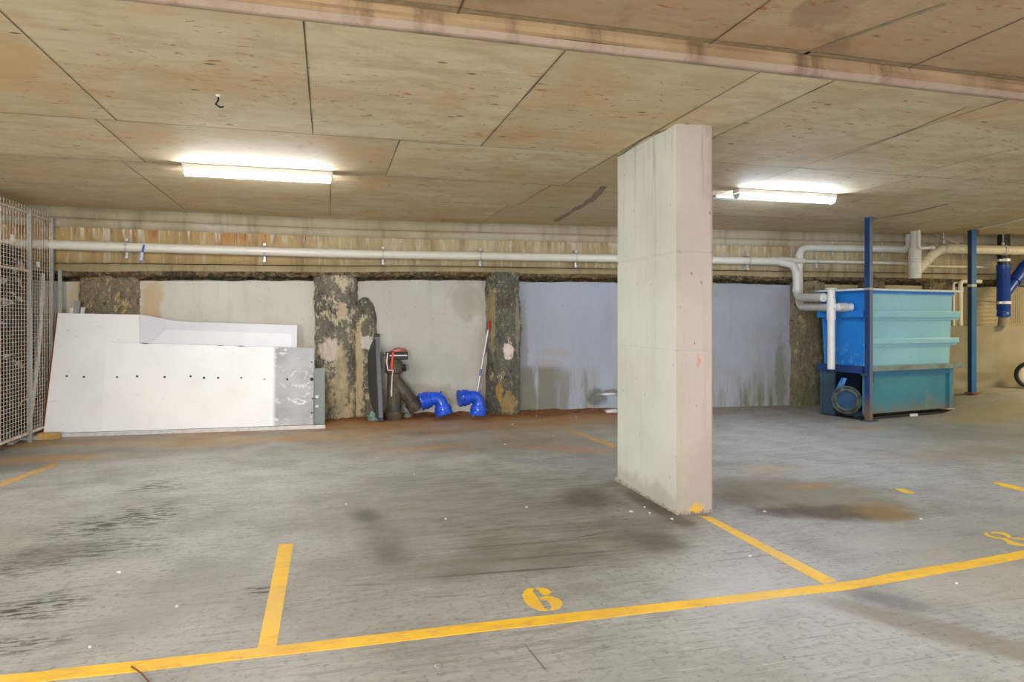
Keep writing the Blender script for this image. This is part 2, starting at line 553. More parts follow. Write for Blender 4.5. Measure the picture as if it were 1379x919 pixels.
M = {}
M['floor'] = floor_mat()
M['ceil'] = ceiling_mat('formed_ceiling_concrete', (230, 219, 190), (220, 205, 170), (192, 170, 130), (210, 164, 98))
M['ceil_hi'] = ceiling_mat('damp_ceiling_concrete', (212, 188, 156), (200, 174, 142), (172, 146, 114), (196, 146, 88), 0.35)
M['fascia'] = board_concrete('step_face_concrete', (168, 142, 108), (138, 106, 82), (88, 66, 50), 0.75)
M['lip'] = board_concrete('step_lip_concrete', (170, 150, 134), (154, 130, 112), (112, 90, 74), 0.65)
M['joint'] = simple('dark_joint_line', (104, 90, 66), 0.9, vary=0.3)
M['crack_and_shade'] = simple('dark_seam_and_shade', (166, 150, 122), 0.9, vary=0.3)
M['crown'] = board_concrete('crown_concrete', (176, 166, 142), (160, 148, 122), (120, 106, 82), 0.5)
M['crown2'] = board_concrete('rough_crown_concrete', (186, 178, 158), (166, 152, 124), (126, 110, 84), 0.5)


def beam_mat():
    n = NT('rust_streaked_beam_concrete')
    s = n.xyz()
    v = n.noise(4, 6, 0.65, vec=n.map((1.6, 1.6, 0.16)))
    fine = n.noise(32, 5, 0.7)
    left = n.rng(s[0], 0.9, -1.2)
    c = n.mix(n.rng(n.noise(1.3, 4), 0.35, 0.65), lin(186, 172, 138), lin(170, 154, 118))
    c = n.mix(n.mul(left, 0.6), c, lin(186, 154, 94))
    c = n.mix(n.mul(n.rng(v, 0.46, 0.68), 0.65), c, lin(138, 116, 80))
    c = n.mix(n.mul(n.rng(n.noise(11, 5, 0.7, vec=n.map((1, 1, 0.08), loc=(4, 0, 0))), 0.52, 0.6), 0.5), c, lin(206, 196, 172))
    for (z0, z1, colr, k, sc, th, dep) in ((1.98, 2.3, (176, 116, 50), 0.75, 2.6, 0.50, 0.85), (2.06, 2.3, (120, 88, 54), 0.7, 9, 0.53, 0.4), (2.08, 2.32, (214, 210, 202), 0.9, 13, 0.53, 0.5), (2.15, 2.3, (96, 72, 46), 0.6, 19, 0.58, 0.3)):
        m = n.mul(n.rng(s[2], z0, z1), n.rng(n.noise(sc, 5, 0.7, vec=n.map((1, 1, 0.10), loc=(sc, 0, 0))), th, th+0.06))
        m = n.mul(m, n.add(n.mul(left, dep), 1-dep))
        c = n.mix(n.mul(m, k), c, lin(*colr))
    c = n.mix(n.mul(n.rng(fine, 0.5, 0.8), 0.3), c, lin(110, 94, 66))
    n.col(c)
    n.rough(0.85)
    n.bump(n.add(fine, n.noise(9, 5)), 0.3, 0.01)
    return n.m


M['beam'] = beam_mat()


def ragged_mat():
    n = NT('ragged_beam_underside')
    a = n.noise(14, 7, 0.75)
    b_ = n.noise(34, 5, 0.7)
    c = n.mix(n.rng(a, 0.40, 0.62), lin(86, 74, 54), lin(160, 144, 110))
    c = n.mix(n.mul(n.rng(b_, 0.52, 0.62), 0.7), c, lin(64, 56, 42))
    c = n.mix(n.mul(n.rng(n.noise(1.6, 3), 0.5, 0.6), 0.4), c, lin(150, 112, 66))
    n.col(c)
    n.rough(0.95)
    n.bump(n.add(a, b_), 1.0, 0.04)
    return n.m


M['beam_low'] = ragged_mat()
M['band_low'] = board_concrete('lower_band_concrete', (170, 156, 122), (152, 136, 102), (104, 90, 66), 0.65)
M['white_pvc'] = pvc('white_pvc_pipe', (222, 220, 208), 0.22)
M['white_pvc2'] = pvc('grimy_white_pvc_pipe', (218, 216, 212), 0.30)
M['cream_pvc'] = pvc('cream_pvc_pipe', (228, 216, 182), 0.3)
M['clip'] = simple('galvanised_clip', (206, 206, 202), 0.4, 0.3)
M['tape'] = simple('blue_tape', (30, 64, 190), 0.4)
M['tape2'] = simple('pale_blue_tape', (190, 205, 236), 0.5)
M['galv'] = simple('galvanised_steel', (168, 166, 160), 0.45, 0.5)
M['wire'] = simple('galvanised_mesh_wire', (214, 210, 200), 0.5, 0.1, dark=(190, 160, 126))
M['wrap'] = plastic_wrap_mat()
M['foam'] = simple('white_foam', (226, 224, 216), 0.6, vary=0.25, bump=0.4)
M['blue_gloss'] = simple('blue_pipe_enamel', (34, 92, 226), 0.2, vary=0.3, scale=8)
M['blue_dull'] = simple('dusty_blue_pipe', (20, 66, 156), 0.35, vary=0.35, scale=8)
M['black_pipe'] = simple('black_pipe', (38, 38, 38), 0.45, vary=0.4)
M['dark_pipe'] = simple('dirty_dark_pipe', (62, 60, 53), 0.5, dark=(98, 86, 64), scale=9)
M['black'] = simple('black_plastic', (30, 31, 33), 0.45)
M['charcoal'] = simple('charcoal_laminate', (70, 71, 75), 0.5, vary=0.12, scale=6)
M['steel_dark'] = simple('dark_grey_edge_bar', (92, 95, 104), 0.35, 0.3)
M['red'] = simple('red_strap', (226, 54, 36), 0.5)
M['grip'] = simple('red_grip', (186, 26, 36), 0.4)
M['pink'] = simple('dusty_pink_cloth', (190, 124, 118), 0.9, dark=(150, 84, 82), scale=30, bump=0.8)
M['rag'] = simple('pale_teal_rag', (142, 172, 164), 0.9, dark=(96, 122, 120), scale=30, bump=0.8)
M['pole'] = simple('silver_pole', (206, 206, 210), 0.3, 0.4)
M['white'] = simple('white_plastic', (226, 226, 224), 0.5)
M['board'] = board_mat()
M['board_back'] = simple('lilac_white_sheet', (214, 214, 222), 0.4, vary=0.08, scale=3)
M['board_pale'] = simple('pale_inner_sheet', (226, 227, 232), 0.4, vary=0.05, scale=3)
M['hole_and_edge'] = simple('hole_and_edge_shade', (44, 42, 42), 0.8)
M['green_grey'] = simple('grey_green_panel', (124, 136, 132), 0.5, vary=0.08)
M['alu'] = simple('white_metal_channel', (212, 212, 212), 0.4, 0.1)
M['wood'] = simple('yellowish_timber', (196, 160, 92), 0.7, vary=0.2)
M['green_hose'] = simple('green_hose', (28, 96, 66), 0.4)
M['twig'] = simple('brown_stick', (104, 66, 36), 0.8)
M['tank'] = tank_mat()
M['tank_side'] = tank_side_mat()
M['tank_rim'] = simple('pale_rim', (214, 226, 226), 0.4)
M['skip'] = skip_mat()
M['rail'] = simple('grey_blue_rail', (128, 146, 142), 0.45, dark=(112, 118, 104), scale=6)
M['navy'] = rusty_blue('navy_post_paint', (28, 62, 118), (22, 50, 102), 0.25, 0.4)
M['grey_rust'] = rusty_blue('grey_rusted_post_face', (104, 120, 130), (86, 102, 114), 0.5, 0.35)
M['blue_post'] = rusty_blue('blue_post_paint', (30, 104, 150), (26, 90, 136), 0.3)
M['blue_post_shaded'] = rusty_blue('shaded_blue_post_paint', (26, 62, 92), (22, 52, 80), 0.3)  # darker copy of the post paint, shade put into the side faces
M['rust'] = simple('rusted_bracket', (150, 84, 48), 0.8)
M['band'] = simple('pale_tape_band', (198, 190, 158), 0.6)
M['slate'] = rusty_blue('slate_blue_steel', (60, 88, 104), (50, 74, 92), 0.3)
M['dark_inside'] = simple('dark_blue_recess', (22, 50, 78), 0.7, vary=0.4, scale=6)
M['pump_ring'] = simple('dusty_grey_casting', (92, 104, 98), 0.6, dark=(54, 68, 68), scale=16)
M['pump_cone'] = simple('deep_blue_cone', (14, 70, 110), 0.45, vary=0.4)
M['blue_sheet'] = simple('bright_blue_plastic', (46, 128, 206), 0.35, vary=0.25)
M['lowwall'] = infill_mat('low_wall_render', (152, 144, 122), (136, 126, 102), spots=((9.2, 0.4, 0.5, 0.1, (120, 106, 76), 0.6),))
M['tyre'] = simple('black_rubber', (26, 26, 26), 0.7)
M['dirt'] = simple('rusty_clay', (140, 92, 54), 0.95, dark=(92, 54, 30), scale=14, bump=1.0)
M['paint'] = paint_mat()
M['faded'] = faded_paint()
M['scrap'] = simple('pale_scraps', (222, 222, 222), 0.8)
M['case'] = simple('white_enamel_case', (222, 222, 220), 0.4, vary=0.03)
M['lamp_neutral'] = emis('neutral_diffuser', (0.95, 0.975, 1.0), 56)
M['lamp_cool'] = emis('cool_diffuser', (0.72, 0.83, 1.0), 62)


# ------------------------------------------------------------------ mesh helpers
class B:
    """collects shapes in world space"""
    def __init__(self):
        self.bm = bmesh.new()
        self.mi = 0

    def face(self, vs):
        try:
            f = self.bm.faces.new(vs)
            f.material_index = self.mi
            return f
        except ValueError:
            return None

    def box(self, c, s, rz=0.0, bev=0.0, mat=None):
        mtx = mat if mat else Matrix.Rotation(rz, 3, 'Z')
        tmp = bmesh.new()
        bmesh.ops.create_cube(tmp, size=1.0)
        for v in tmp.verts:
            v.co = Vector((v.co.x*s[0], v.co.y*s[1], v.co.z*s[2]))
        if bev:
            bmesh.ops.bevel(tmp, geom=list(tmp.edges), offset=bev, segments=2, affect='EDGES', profile=0.5)
        for v in tmp.verts:
            v.co = mtx @ v.co + Vector(c)
        self.merge(tmp)
        return self

    def merge(self, tmp):
        mp = {}
        for v in tmp.verts:
            mp[v] = self.bm.verts.new(v.co)
        for f in tmp.faces:
            self.face([mp[v] for v in f.verts])
        tmp.free()

    def bar(self, a, b, w, h, up=(0, 0, 1), bev=0.0):
        a, b = Vector(a), Vector(b)
        d = b-a
        z = d.normalized()
        x = Vector(up).cross(z)
        if x.length < 1e-4:
            x = Vector((1, 0, 0)).cross(z)
        x.normalize()
        y = z.cross(x)
        m = Matrix((x, y, z)).transposed()
        return self.box((a+b)/2, (w, h, d.length), mat=m, bev=bev)

    def tube(self, pts, r, seg=14, cap=True, fillet=0.0):
        pts = [Vector(p) for p in pts]
        if fillet:
            pts = round_path(pts, fillet)
        rs = r if isinstance(r, (list, tuple)) else [r]*len(pts)
        rings = []
        t0 = (pts[1]-pts[0]).normalized()
        ref = Vector((0, 0, 1)) if abs(t0.z) < 0.9 else Vector((1, 0, 0))
        nrm = (ref-t0*ref.dot(t0)).normalized()
        prev = t0
        for i, p in enumerate(pts):
            if i == 0:
                t = t0
            elif i == len(pts)-1:
                t = (pts[i]-pts[i-1]).normalized()
            else:
                t = ((pts[i]-pts[i-1]).normalized()+(pts[i+1]-pts[i]).normalized()).normalized()
            ax = prev.cross(t)
            if ax.length > 1e-6:
                nrm = Matrix.Rotation(prev.angle(t), 3, ax.normalized()) @ nrm
            prev = t
            nrm = (nrm-t*nrm.dot(t)).normalized()
            bi = t.cross(nrm)
            rings.append([self.bm.verts.new(p+(nrm*math.cos(a)+bi*math.sin(a))*rs[i]) for a in [2*PI*k/seg for k in range(seg)]])
        for a, b in zip(rings, rings[1:]):
            for k in range(seg):
                self.face([a[k], a[(k+1) % seg], b[(k+1) % seg], b[k]])
        if cap:
            self.face(rings[0][::-1])
            self.face(rings[-1])
        return self

    def lathe(self, c, axis, prof, seg=28, closed=False):
        """prof: (distance along axis, radius)"""
        ax = Vector(axis).normalized()
        ref = Vector((0, 0, 1)) if abs(ax.z) < 0.9 else Vector((1, 0, 0))
        x = (ref-ax*ref.dot(ax)).normalized()
        y = ax.cross(x)
        c = Vector(c)
        rings = []
        for (d, r) in prof:
            rings.append([self.bm.verts.new(c+ax*d+(x*math.cos(2*PI*k/seg)+y*math.sin(2*PI*k/seg))*max(r, 1e-4)) for k in range(seg)])
        prs = list(zip(rings, rings[1:]))
        if closed:
            prs.append((rings[-1], rings[0]))
        for a, b in prs:
            for k in range(seg):
                self.face([a[k], a[(k+1) % seg], b[(k+1) % seg], b[k]])
        if not closed:
            self.face(rings[0][::-1])
            self.face(rings[-1])
        return self

    def prism(self, poly, off):
        """closed polygon (3-D points) extruded by vector off"""
        off = Vector(off)
        a = [self.bm.verts.new(Vector(p)) for p in poly]
        b = [self.bm.verts.new(Vector(p)+off) for p in poly]
        self.face(a[::-1])
        self.face(b)
        k = len(a)
        for i in range(k):
            self.face([a[i], a[(i+1) % k], b[(i+1) % k], b[i]])
        return self

    def grid(self, fn, nu, nv):
        vs = [[self.bm.verts.new(fn(i/nu, j/nv)) for j in range(nv+1)] for i in range(nu+1)]
        for i in range(nu):
            for j in range(nv):
                self.face([vs[i][j], vs[i+1][j], vs[i+1][j+1], vs[i][j+1]])
        return vs


def round_path(pts, r, seg=8):
    out = [pts[0]]
    for i in range(1, len(pts)-1):
        p, a, b = pts[i], pts[i-1], pts[i+1]
        d1, d2 = (a-p), (b-p)
        l = min(r, d1.length*0.49, d2.length*0.49)
        p1, p2 = p+d1.normalized()*l, p+d2.normalized()*l
        for k in range(seg+1):
            t = k/seg
            out.append(p1*(1-t)**2+p*2*t*(1-t)+p2*t*t)
    out.append(pts[-1])
    return out


def make(name, b, mats, parent=None, smooth=False, origin=None, flip=True, bevel=0.0, autosm=40):
    bm = b.bm
    if flip:
        bmesh.ops.recalc_face_normals(bm, faces=list(bm.faces))
    if parent is None and origin is None:
        xs = [v.co for v in bm.verts]
        mn_ = Vector((min(v.x for v in xs), min(v.y for v in xs), min(v.z for v in xs)))
        mx_ = Vector((max(v.x for v in xs), max(v.y for v in xs), max(v.z for v in xs)))
        origin = Vector(((mn_.x+mx_.x)/2, (mn_.y+mx_.y)/2, mn_.z))
    base = Vector(origin) if parent is None else Vector(parent['_o'])
    for v in bm.verts:
        v.co -= base
    me = bpy.data.meshes.new(name)
    if smooth:
        lim = math.radians(autosm)
        for f in bm.faces:
            f.smooth = True
        for e in bm.edges:
            if len(e.link_faces) == 2 and e.calc_face_angle(0) > lim:
                e.smooth = False
    bm.to_mesh(me)
    bm.free()
    for m in (mats if isinstance(mats, (list, tuple)) else [mats]):
        me.materials.append(m)
    o = bpy.data.objects.new(name, me)
    COL.objects.link(o)
    if parent is None:
        o.location = base
    else:
        o.parent = parent
    o['_o'] = list(base)
    if bevel:
        md = o.modifiers.new('bevel', 'BEVEL')
        md.width = bevel
        md.segments = 2
        md.limit_method = 'ANGLE'
    return o


def tag(o, label, cat, group=None):
    o['label'] = label
    o['category'] = cat
    if group:
        o['group'] = group
    return o


def thing(name, loc, label, cat, group=None):
    o = bpy.data.objects.new(name, None)
    o.empty_display_size = 0.1
    COL.objects.link(o)
    o.location = loc
    o['_o'] = list(loc)
    return tag(o, label, cat, group)


def struct(o):
    o['kind'] = 'structure'
    return o


ZERO = (0, 0, 0)


def nz(x, y=0.0, z=0.0):
    return mn.noise(Vector((x, y, z)))


# ================================================================== SETTING
# floor -------------------------------------------------------------
b = B()
b.grid(lambda s, t: Vector((-8+22*s, -6+15.6*t, floor_h(-8+22*s, -6+15.6*t))), 110, 78)
for f in b.bm.faces:
    pass
struct(make('floor', b, M['floor'], origin=ZERO, smooth=True))

# ceiling -----------------------------------------------------------
STEP_Y = 2.94


def beam_y(x):
    return STEP_Y+0.004*x


xs = [-8, -6.1, -4.9, -3.7, -2.48, -1.28, -0.10, 1.06, 2.10, 2.55, 3.72, 4.84, 6.0, 7.2, 8.4, 9.6, 10.8, 12, 14]
ys = [STEP_Y, 4.72, 5.92, 7.1, 8.3, 9.6]
b = B()
tone = b.bm.faces.layers.float.new('sheet_tone')
rows = [xs,
        [-8, -3.9, -1.4, 0.48, 2.1, 3.74, 5.0, 7.4, 9.8, 12.2, 14],
        [-8, -4.0, -1.57, 0.02, 2.0, 3.76, 5.1, 7.4, 9.8, 12.2, 14],
        [-8, -3.6, -1.57, 0.02, 1.9, 3.9, 6.1, 8.4, 10.8, 14],
        [-8, -4, -1, 1.4, 3.8, 6.2, 8.6, 11, 14]]
for j in range(len(ys)-1):
    r = rows[j]
    for i in range(len(r)-1):
        q = [b.bm.verts.new((x, y, CEIL)) for x, y in ((r[i], ys[j]), (r[i], ys[j+1]), (r[i+1], ys[j+1]), (r[i+1], ys[j]))]
        f = b.face(q)
        f[tone] = random.random()
ceil = struct(make('ceiling', b, M['ceil'], origin=ZERO, flip=False))
# upper slab nearer the camera
b = B()
tone = b.bm.faces.layers.float.new('sheet_tone')
hx = [-8, -2.0, -0.6, 0.55, 1.80, 3.0, 4.2, 6, 8.5, 14]
for i in range(len(hx)-1):
    for (y0, y1) in ((-6, -2), (-2, 0.6), (0.6, STEP_Y)):
        f = b.face([b.bm.verts.new(p) for p in ((hx[i], y0, 2.6), (hx[i], y1, 2.6), (hx[i+1], y1, 2.6), (hx[i+1], y0, 2.6))])
        f[tone] = random.random()
struct(make('ceiling_upper', b, M['ceil_hi'], origin=ZERO, flip=False))
# concrete lid so daylight does not leak through the slab
b = B()
b.box((3, 1.8, 2.76), (22, 15.6, 0.2))
make('slab', b, M['ceil_hi'], parent=ceil)['kind'] = 'structure'
# step face
b = B()


def fascia(s, t):
    x = -8+22*s
    return Vector((x, STEP_Y-0.02+0.012*nz(x*1.3, t*3)-0.018*t, 2.615-0.085*t))


b.grid(fascia, 220, 4)
make('step_face', b, M['fascia'], parent=ceil)['kind'] = 'structure'
b = B()
b.grid(lambda s, t: Vector((-8+22*s, STEP_Y-0.045+0.05*t+0.006*nz(s*40, t), 2.527-0.03*min(1, 2*t) if t < 0.6 else 2.499)), 220, 5)
make('step_lip', b, M['lip'], parent=ceil)['kind'] = 'structure'

# formwork joints
b = B()


def strip(p, q, w, h=0.004, bb=None):
    p, q = Vector(p), Vector(q)
    d = (q-p)
    side = Vector((-d.y, d.x, 0)).normalized()*w
    k = max(2, int(d.length/0.12))
    pts = []
    for i in range(k+1):
        t = i/k
        c = p+d*t
        ww = w*(0.55+0.9*abs(nz(c.x*3.1, c.y*3.1, 4)))
        pts.append((c+side.normalized()*ww*0.5, c-side.normalized()*ww*0.5))
    bb = bb or b
    for i in range(k):
        q4 = [pts[i][0], pts[i+1][0], pts[i+1][1], pts[i][1]]
        off = Vector((0, 0, -h))
        vs = [bb.bm.verts.new(v+off) for v in q4]
        bb.face(vs)


for j in range(len(ys)-1):
    r = rows[j]
    if j:
        for i in range(len(r)-1):
            strip((r[i], ys[j], CEIL), (r[i+1], ys[j], CEIL), 0.008 if j < 3 else 0.006)
    for x in r[1:-1]:
        strip((x, ys[j], CEIL), (x, ys[j+1], CEIL), 0.008)
for x in hx[1:-1]:
    strip((x, -2, 2.6), (x, STEP_Y, 2.6), 0.01)
strip((-8, 0.6, 2.6), (14, 0.6, 2.6), 0.012)
make('joint_line', b, M['joint'], parent=ceil, flip=False)['kind'] = 'structure'
# heavier dark seams and a painted shadow strip in the step corner
b = B()
for pts, w, z in (([(1273, 5), (1175, 38), (1110, 62), (1070, 77)], 0.035, 2.6), ([(813, 251), (800, 268), (775, 282), (748, 298)], 0.09, CEIL),
                  ([(1166, 297), (1222, 288), (1278, 274)], 0.06, CEIL), ([(928, 166), (872, 182), (834, 210)], 0.03, CEIL), ([(1300, 145), (1190, 190), (1120, 214)], 0.014, CEIL)):
    P = [at_z(u, v, z) for u, v in pts]
    P = round_path(P, 0.5, 5)
    for i in range(len(P)-1):
        strip(P[i], P[i+1], w, 0.003)
strip((-8, STEP_Y-0.055, 2.6), (14, STEP_Y-0.055, 2.6), 0.05, 0.003)  # strip paints the corner shadow and dirt along the step's upper edge
make('dark_seam_and_shade', b, M['crack_and_shade'], parent=ceil, flip=False)['kind'] = 'structure'

# back wall ---------------------------------------------------------
XL, XR = -5.2, 14.0


def zgroove(x): return 1.93+min(0, (x-1.0))*0.015
def zlow(x): return 1.78+min(0, (x-1.0))*0.018+0.02*nz(x*0.9, 2.2)


PX = {}   # pier extents from the photograph
p = [(-2.66, -2.15), (-0.19, 0.33), (0.27, 0.56), (2.04, 2.50), (6.42, 7.02), (7.75, 8.02), (8.75, 9.05)]

wall_mats = [
    infill_mat('cream_infill_render', (212, 210, 200), (202, 197, 182), spots=((-2.0, 1.4, 0.15, 0.5, (196, 160, 96), 0.6), (-2.75, 1.5, 0.12, 0.3, (186, 160, 90), 0.5))),
    infill_mat('grey_cream_infill_render', (200, 199, 192), (186, 184, 174), spots=((1.75, 1.5, 0.25, 0.35, (156, 150, 132), 0.5), (1.2, 0.25, 0.7, 0.2, (150, 142, 120), 0.5), (2.02, 0.3, 0.12, 0.4, (128, 118, 96), 0.5))),
    infill_mat('cool_lit_infill_render', (170, 178, 192), (160, 168, 181),  # blue in the base colour stands for the cool light on this panel
               streaks=((0.56, 0.66, 2.35, 3.05, (122, 121, 106), 0.9, 0.30), (0.45, 0.66, 3.0, 3.5, (128, 127, 114), 0.8, 0.46), (0.2, 1.2, 3.3, 4.0, (150, 146, 128), 0.6, 0.5), (1.2, 1.3, 2.6, 4.0, (176, 132, 80), 0.5, 0.62)),
               spots=((2.95, 0.80, 0.3, 0.06, (176, 150, 126), 0.4), (2.88, 0.66, 0.22, 0.07, (172, 146, 122), 0.35), (3.55, 0.17, 0.18, 0.16, (104, 104, 92), 0.85), (3.75, 0.24, 0.2, 0.06, (104, 104, 92), 0.8),
                      (2.50, 0.5, 0.12, 1.3, (132, 132, 124), 0.55), (3.7, 0.22, 0.16, 0.02, (226, 226, 226), 0.9))),
    infill_mat('streaked_cool_lit_infill_render', (170, 177, 188), (158, 163, 168),  # base colour again carries the bluish cast of the light
               streaks=((0.1, 1.2, 4.2, 6.5, (150, 140, 116), 0.7, 0.48), (0.0, 0.7, 5.6, 6.5, (110, 112, 76), 0.9, 0.42), (0.9, 1.6, 4.2, 6.5, (150, 146, 134), 0.5, 0.52)),
               spots=((6.3, 0.40, 0.10, 0.75, (112, 114, 84), 0.6),)),
    infill_mat('ochre_infill_render', (192, 178, 140), (176, 160, 120)),
]
wall = None
segs = [(XL, -2.4, 0), (-2.4, 0.05, 0), (0.05, 2.25, 1), (2.25, 4.25, 2), (4.25, 6.7, 3), (6.7, XR, 4)]
for i, (x0, x1, mi) in enumerate(segs):
    b = B()

    def fn(s, t, x0=x0, x1=x1):
        x = x0+(x1-x0)*s
        z = -0.05+(zlow(x)-0.028+0.012*nz(x*4, 3)+0.05)*t
        e = min(s, 1-s)*(x1-x0)
        bulge = 0.05*(1-sstep(e/0.35))         # hollow between the piers
        return Vector((x, wy(x)-bulge*0.0+0.012*nz(x*1.2, z*1.2, i), z))
    b.grid(fn, 40, 30)
    if wall is None:
        wall = struct(make('wall_back', b, wall_mats[mi], origin=ZERO, smooth=True))
    else:
        make('infill_panel', b, wall_mats[mi], parent=wall, smooth=True)['kind'] = 'structure'
b = B()
b.prism([(XL, wy(XL)+0.14, -0.1), (0.2, wy(0.2)+0.14, -0.1), (XR, wy(XR)+0.14, -0.1), (XR, wy(XR)+0.34, -0.1), (0.2, wy(0.2)+0.34, -0.1), (XL, wy(XL)+0.34, -0.1)], (0, 0, 2.7))
make('light_stop_backing', b, M['beam_low'], parent=wall)['kind'] = 'structure'  # unseen box added to keep world light out of the gap

# capping beam: face, lower strip with ragged underside, two crown ledges
N = 300


def xline(s): return XL+(XR-XL)*s


def wstrip(name, prof, mat, rough=0.0, n=N, sub=1):
    """prof(x) -> list of (offset in front of infill, z)"""
    b = B()
    rows_ = []
    for i in range(n+1):
        x = xline(i/n)
        rows_.append([b.bm.verts.new((x, wy(x)-d, z)) for d, z in prof(x)])
    for r0, r1 in zip(rows_, rows_[1:]):
        for k in range(len(r0)-1):
            b.face([r0[k], r1[k], r1[k+1], r0[k+1]])
    o = make(name, b, mat, parent=wall, smooth=True, flip=False, autosm=50)
    o['kind'] = 'structure'
    return o


D = 0.13
wstrip('crown_ledge', lambda x: [(D-.02, 2.50), (D+.055, 2.50), (D+.055, 2.385+.004*nz(x*2, 5)), (D+.045, 2.378), (D, 2.375)], M['crown'])
wstrip('crown_drip', lambda x: [(D, 2.376), (D+.035+.008*nz(x*3, 1), 2.376), (D+.03+.012*nz(x*6, 1), 2.335), (D+.022+.016*nz(x*9, 8), 2.29+.015*nz(x*11, 7)), (D-.01, 2.275+.02*nz(x*12, 3))], M['crown2'])
wstrip('beam_face', lambda x: [(D, 2.30), (D+.002*nz(x, 1), 2.1), (D, zgroove(x)+.009), (D-.05, zgroove(x)+.009), ], M['beam'])


def lowprof(x):
    z0 = zlow(x)
    r = 0.034
    pts = [(D-.05, zgroove(x)+.003), (D-.008, zgroove(x)-.006)]
    zt = zgroove(x)-.006
    zt = z0+.075
    pts = [(D-.012, zt+.004), (D+.004, zt)]
    for k in range(1, 4):
        t = k/3
        pts.append((D+.004+.02*nz(x*4, t*2)*t+.014*nz(x*17, t*4, 2)*t, zt+(z0+.05-zt)*t))
    for k in range(1, 8):
        t = k/7
        pts.append((D+0.035*math.sin(t*PI)-0.24*t*t+r*(nz(x*9, t*3, 1.7)+0.7*nz(x*24, t*5, 3.3)), z0+.05-0.055*math.sin(t*PI/2)+r*(nz(x*8, t*4, 9.1)+0.7*nz(x*21, t*6, 5.1))+0.02*t))
    return pts


wstrip('beam_band', lambda x: [(D-.05, zgroove(x)+.003), (D-.006, zgroove(x)-.004), (D-.004, (zgroove(x)+zlow(x))/2), (D-.006+.006*nz(x*6, 2), zlow(x)+.066+.014*nz(x*7, 4))], M['band_low'])
wstrip('beam_underside', lowprof, M['beam_low'], n=900)

# bored piers -------------------------------------------------------


def pier(x0, x1, ztop, mat, seed, depth=None, lean=0.0, cap=False, front=0.12):
    b = B()
    w = (x1-x0)/2

    def fn(s, t):
        a = PI*s
        z = -0.02+(ztop+0.02)*t
        k = 1.0
        if cap and t > 0.78:
            q = (t-0.78)/0.22
            k = math.sqrt(max(0.0, 1-q*q*0.98))
        n_ = 1+0.10*nz(math.cos(a)*1.6+seed, z*2.2, math.sin(a)*1.6)+0.07*nz(math.cos(a)*6+seed, z*9, math.sin(a)*6)+0.05*nz(math.cos(a)*14+seed, z*22, math.sin(a)*14)
        sx = -math.cos(a)
        sx = math.copysign(abs(sx)**0.75, sx)
        x = (x0+x1)/2+w*sx*k*n_+lean*(t-0.5)
        y = wy(x)+0.03-(front+0.03)*(math.sin(a)**0.6)*n_*(0.55+0.45*k)
        return Vector((x, y, z))
    b.grid(fn, 72, 240)
    o = make('pier', b, mat, parent=wall, smooth=True)
    o['kind'] = 'structure'
    return o


olive = ((96, 92, 76), (120, 114, 94), (188, 166, 120))
pier(-2.72, -2.12, 1.84, pier_mat('ochre_pier', (128, 117, 96), (148, 135, 110), (196, 172, 124), 0.53), 1.1, front=0.1)
pier(-0.16, 0.36, 1.80, pier_mat('flaking_pier', (100, 99, 88), (132, 128, 114), (208, 196, 168), 0.515,
     spots=((0.02, 0.86, 0.17, 0.17, (222, 204, 190), 0.95), (0.16, 0.5, 0.10, 0.5, (196, 178, 140), 0.7), (0.17, 1.35, 0.08, 0.12, (214, 190, 164), 0.8)), low=(0.7, (196, 178, 140))), 4.4, front=0.16, lean=-0.02)
pier(0.30, 0.60, 1.53, pier_mat('flaking_rounded_pier', (100, 99, 86), (126, 122, 106), (208, 197, 170), 0.515,
     spots=((0.37, 0.6, 0.07, 0.75, (208, 190, 152), 0.9), (0.47, 0.95, 0.10, 0.10, (226, 220, 210), 0.8))), 7.9, cap=True, front=0.13)
pier(2.02, 2.46, 1.865, pier_mat('dark_flaking_pier', (98, 97, 88), (118, 115, 103), (200, 186, 142), 0.57,
     spots=((2.27, 0.84, 0.075, 0.13, (236, 220, 212), 1.0), (2.06, 1.3, 0.05, 0.5, (188, 172, 124), 0.55), (2.40, 1.2, 0.04, 0.5, (180, 172, 150), 0.5), (2.15, 0.30, 0.05, 0.13, (188, 150, 76), 0.8), (2.27, 0.16, 0.13, 0.16, (178, 150, 92), 0.7))), 12.3, front=0.2)
pier(3.95, 4.45, 1.90, pier_mat('hidden_pier', *olive, 0.55), 15.0)
pier(6.46, 6.98, 1.90, pier_mat('mossy_pier', (130, 118, 94), (150, 138, 112), (186, 166, 128), 0.56, low=(0.7, (108, 106, 62))), 18.2, front=0.09)
pier(7.55, 7.95, 1.90, pier_mat('spotted_pier', (118, 104, 78), (136, 120, 90), (190, 164, 108), 0.54), 22.0)
pier(8.65, 9.15, 1.90, pier_mat('ochre_spotted_pier', (124, 108, 78), (146, 126, 88), (196, 166, 104), 0.54), 25.0)

# left wall behind the cage
b = B()
b.box((-5.15, 3.0, 1.25), (0.1, 13, 2.6))
struct(make('wall_left', b, wall_mats[0], origin=ZERO))

b = B()
b.box((14.05, 5.2, 1.25), (0.1, 5.6, 2.6))
struct(make('wall_right', b, wall_mats[4], origin=ZERO))

# low wall at the right end
b = B()
lw_y0, lw_y1 = 7.78, 7.62
b.prism([(8.35, 7.84, -0.1), (14, 7.34, -0.1), (14, 7.34, 1.15), (8.35, 7.84, 1.15)], (0, 0.14, 0))
struct(make('wall_right_low', b, M['lowwall'], origin=ZERO, bevel=0.012))

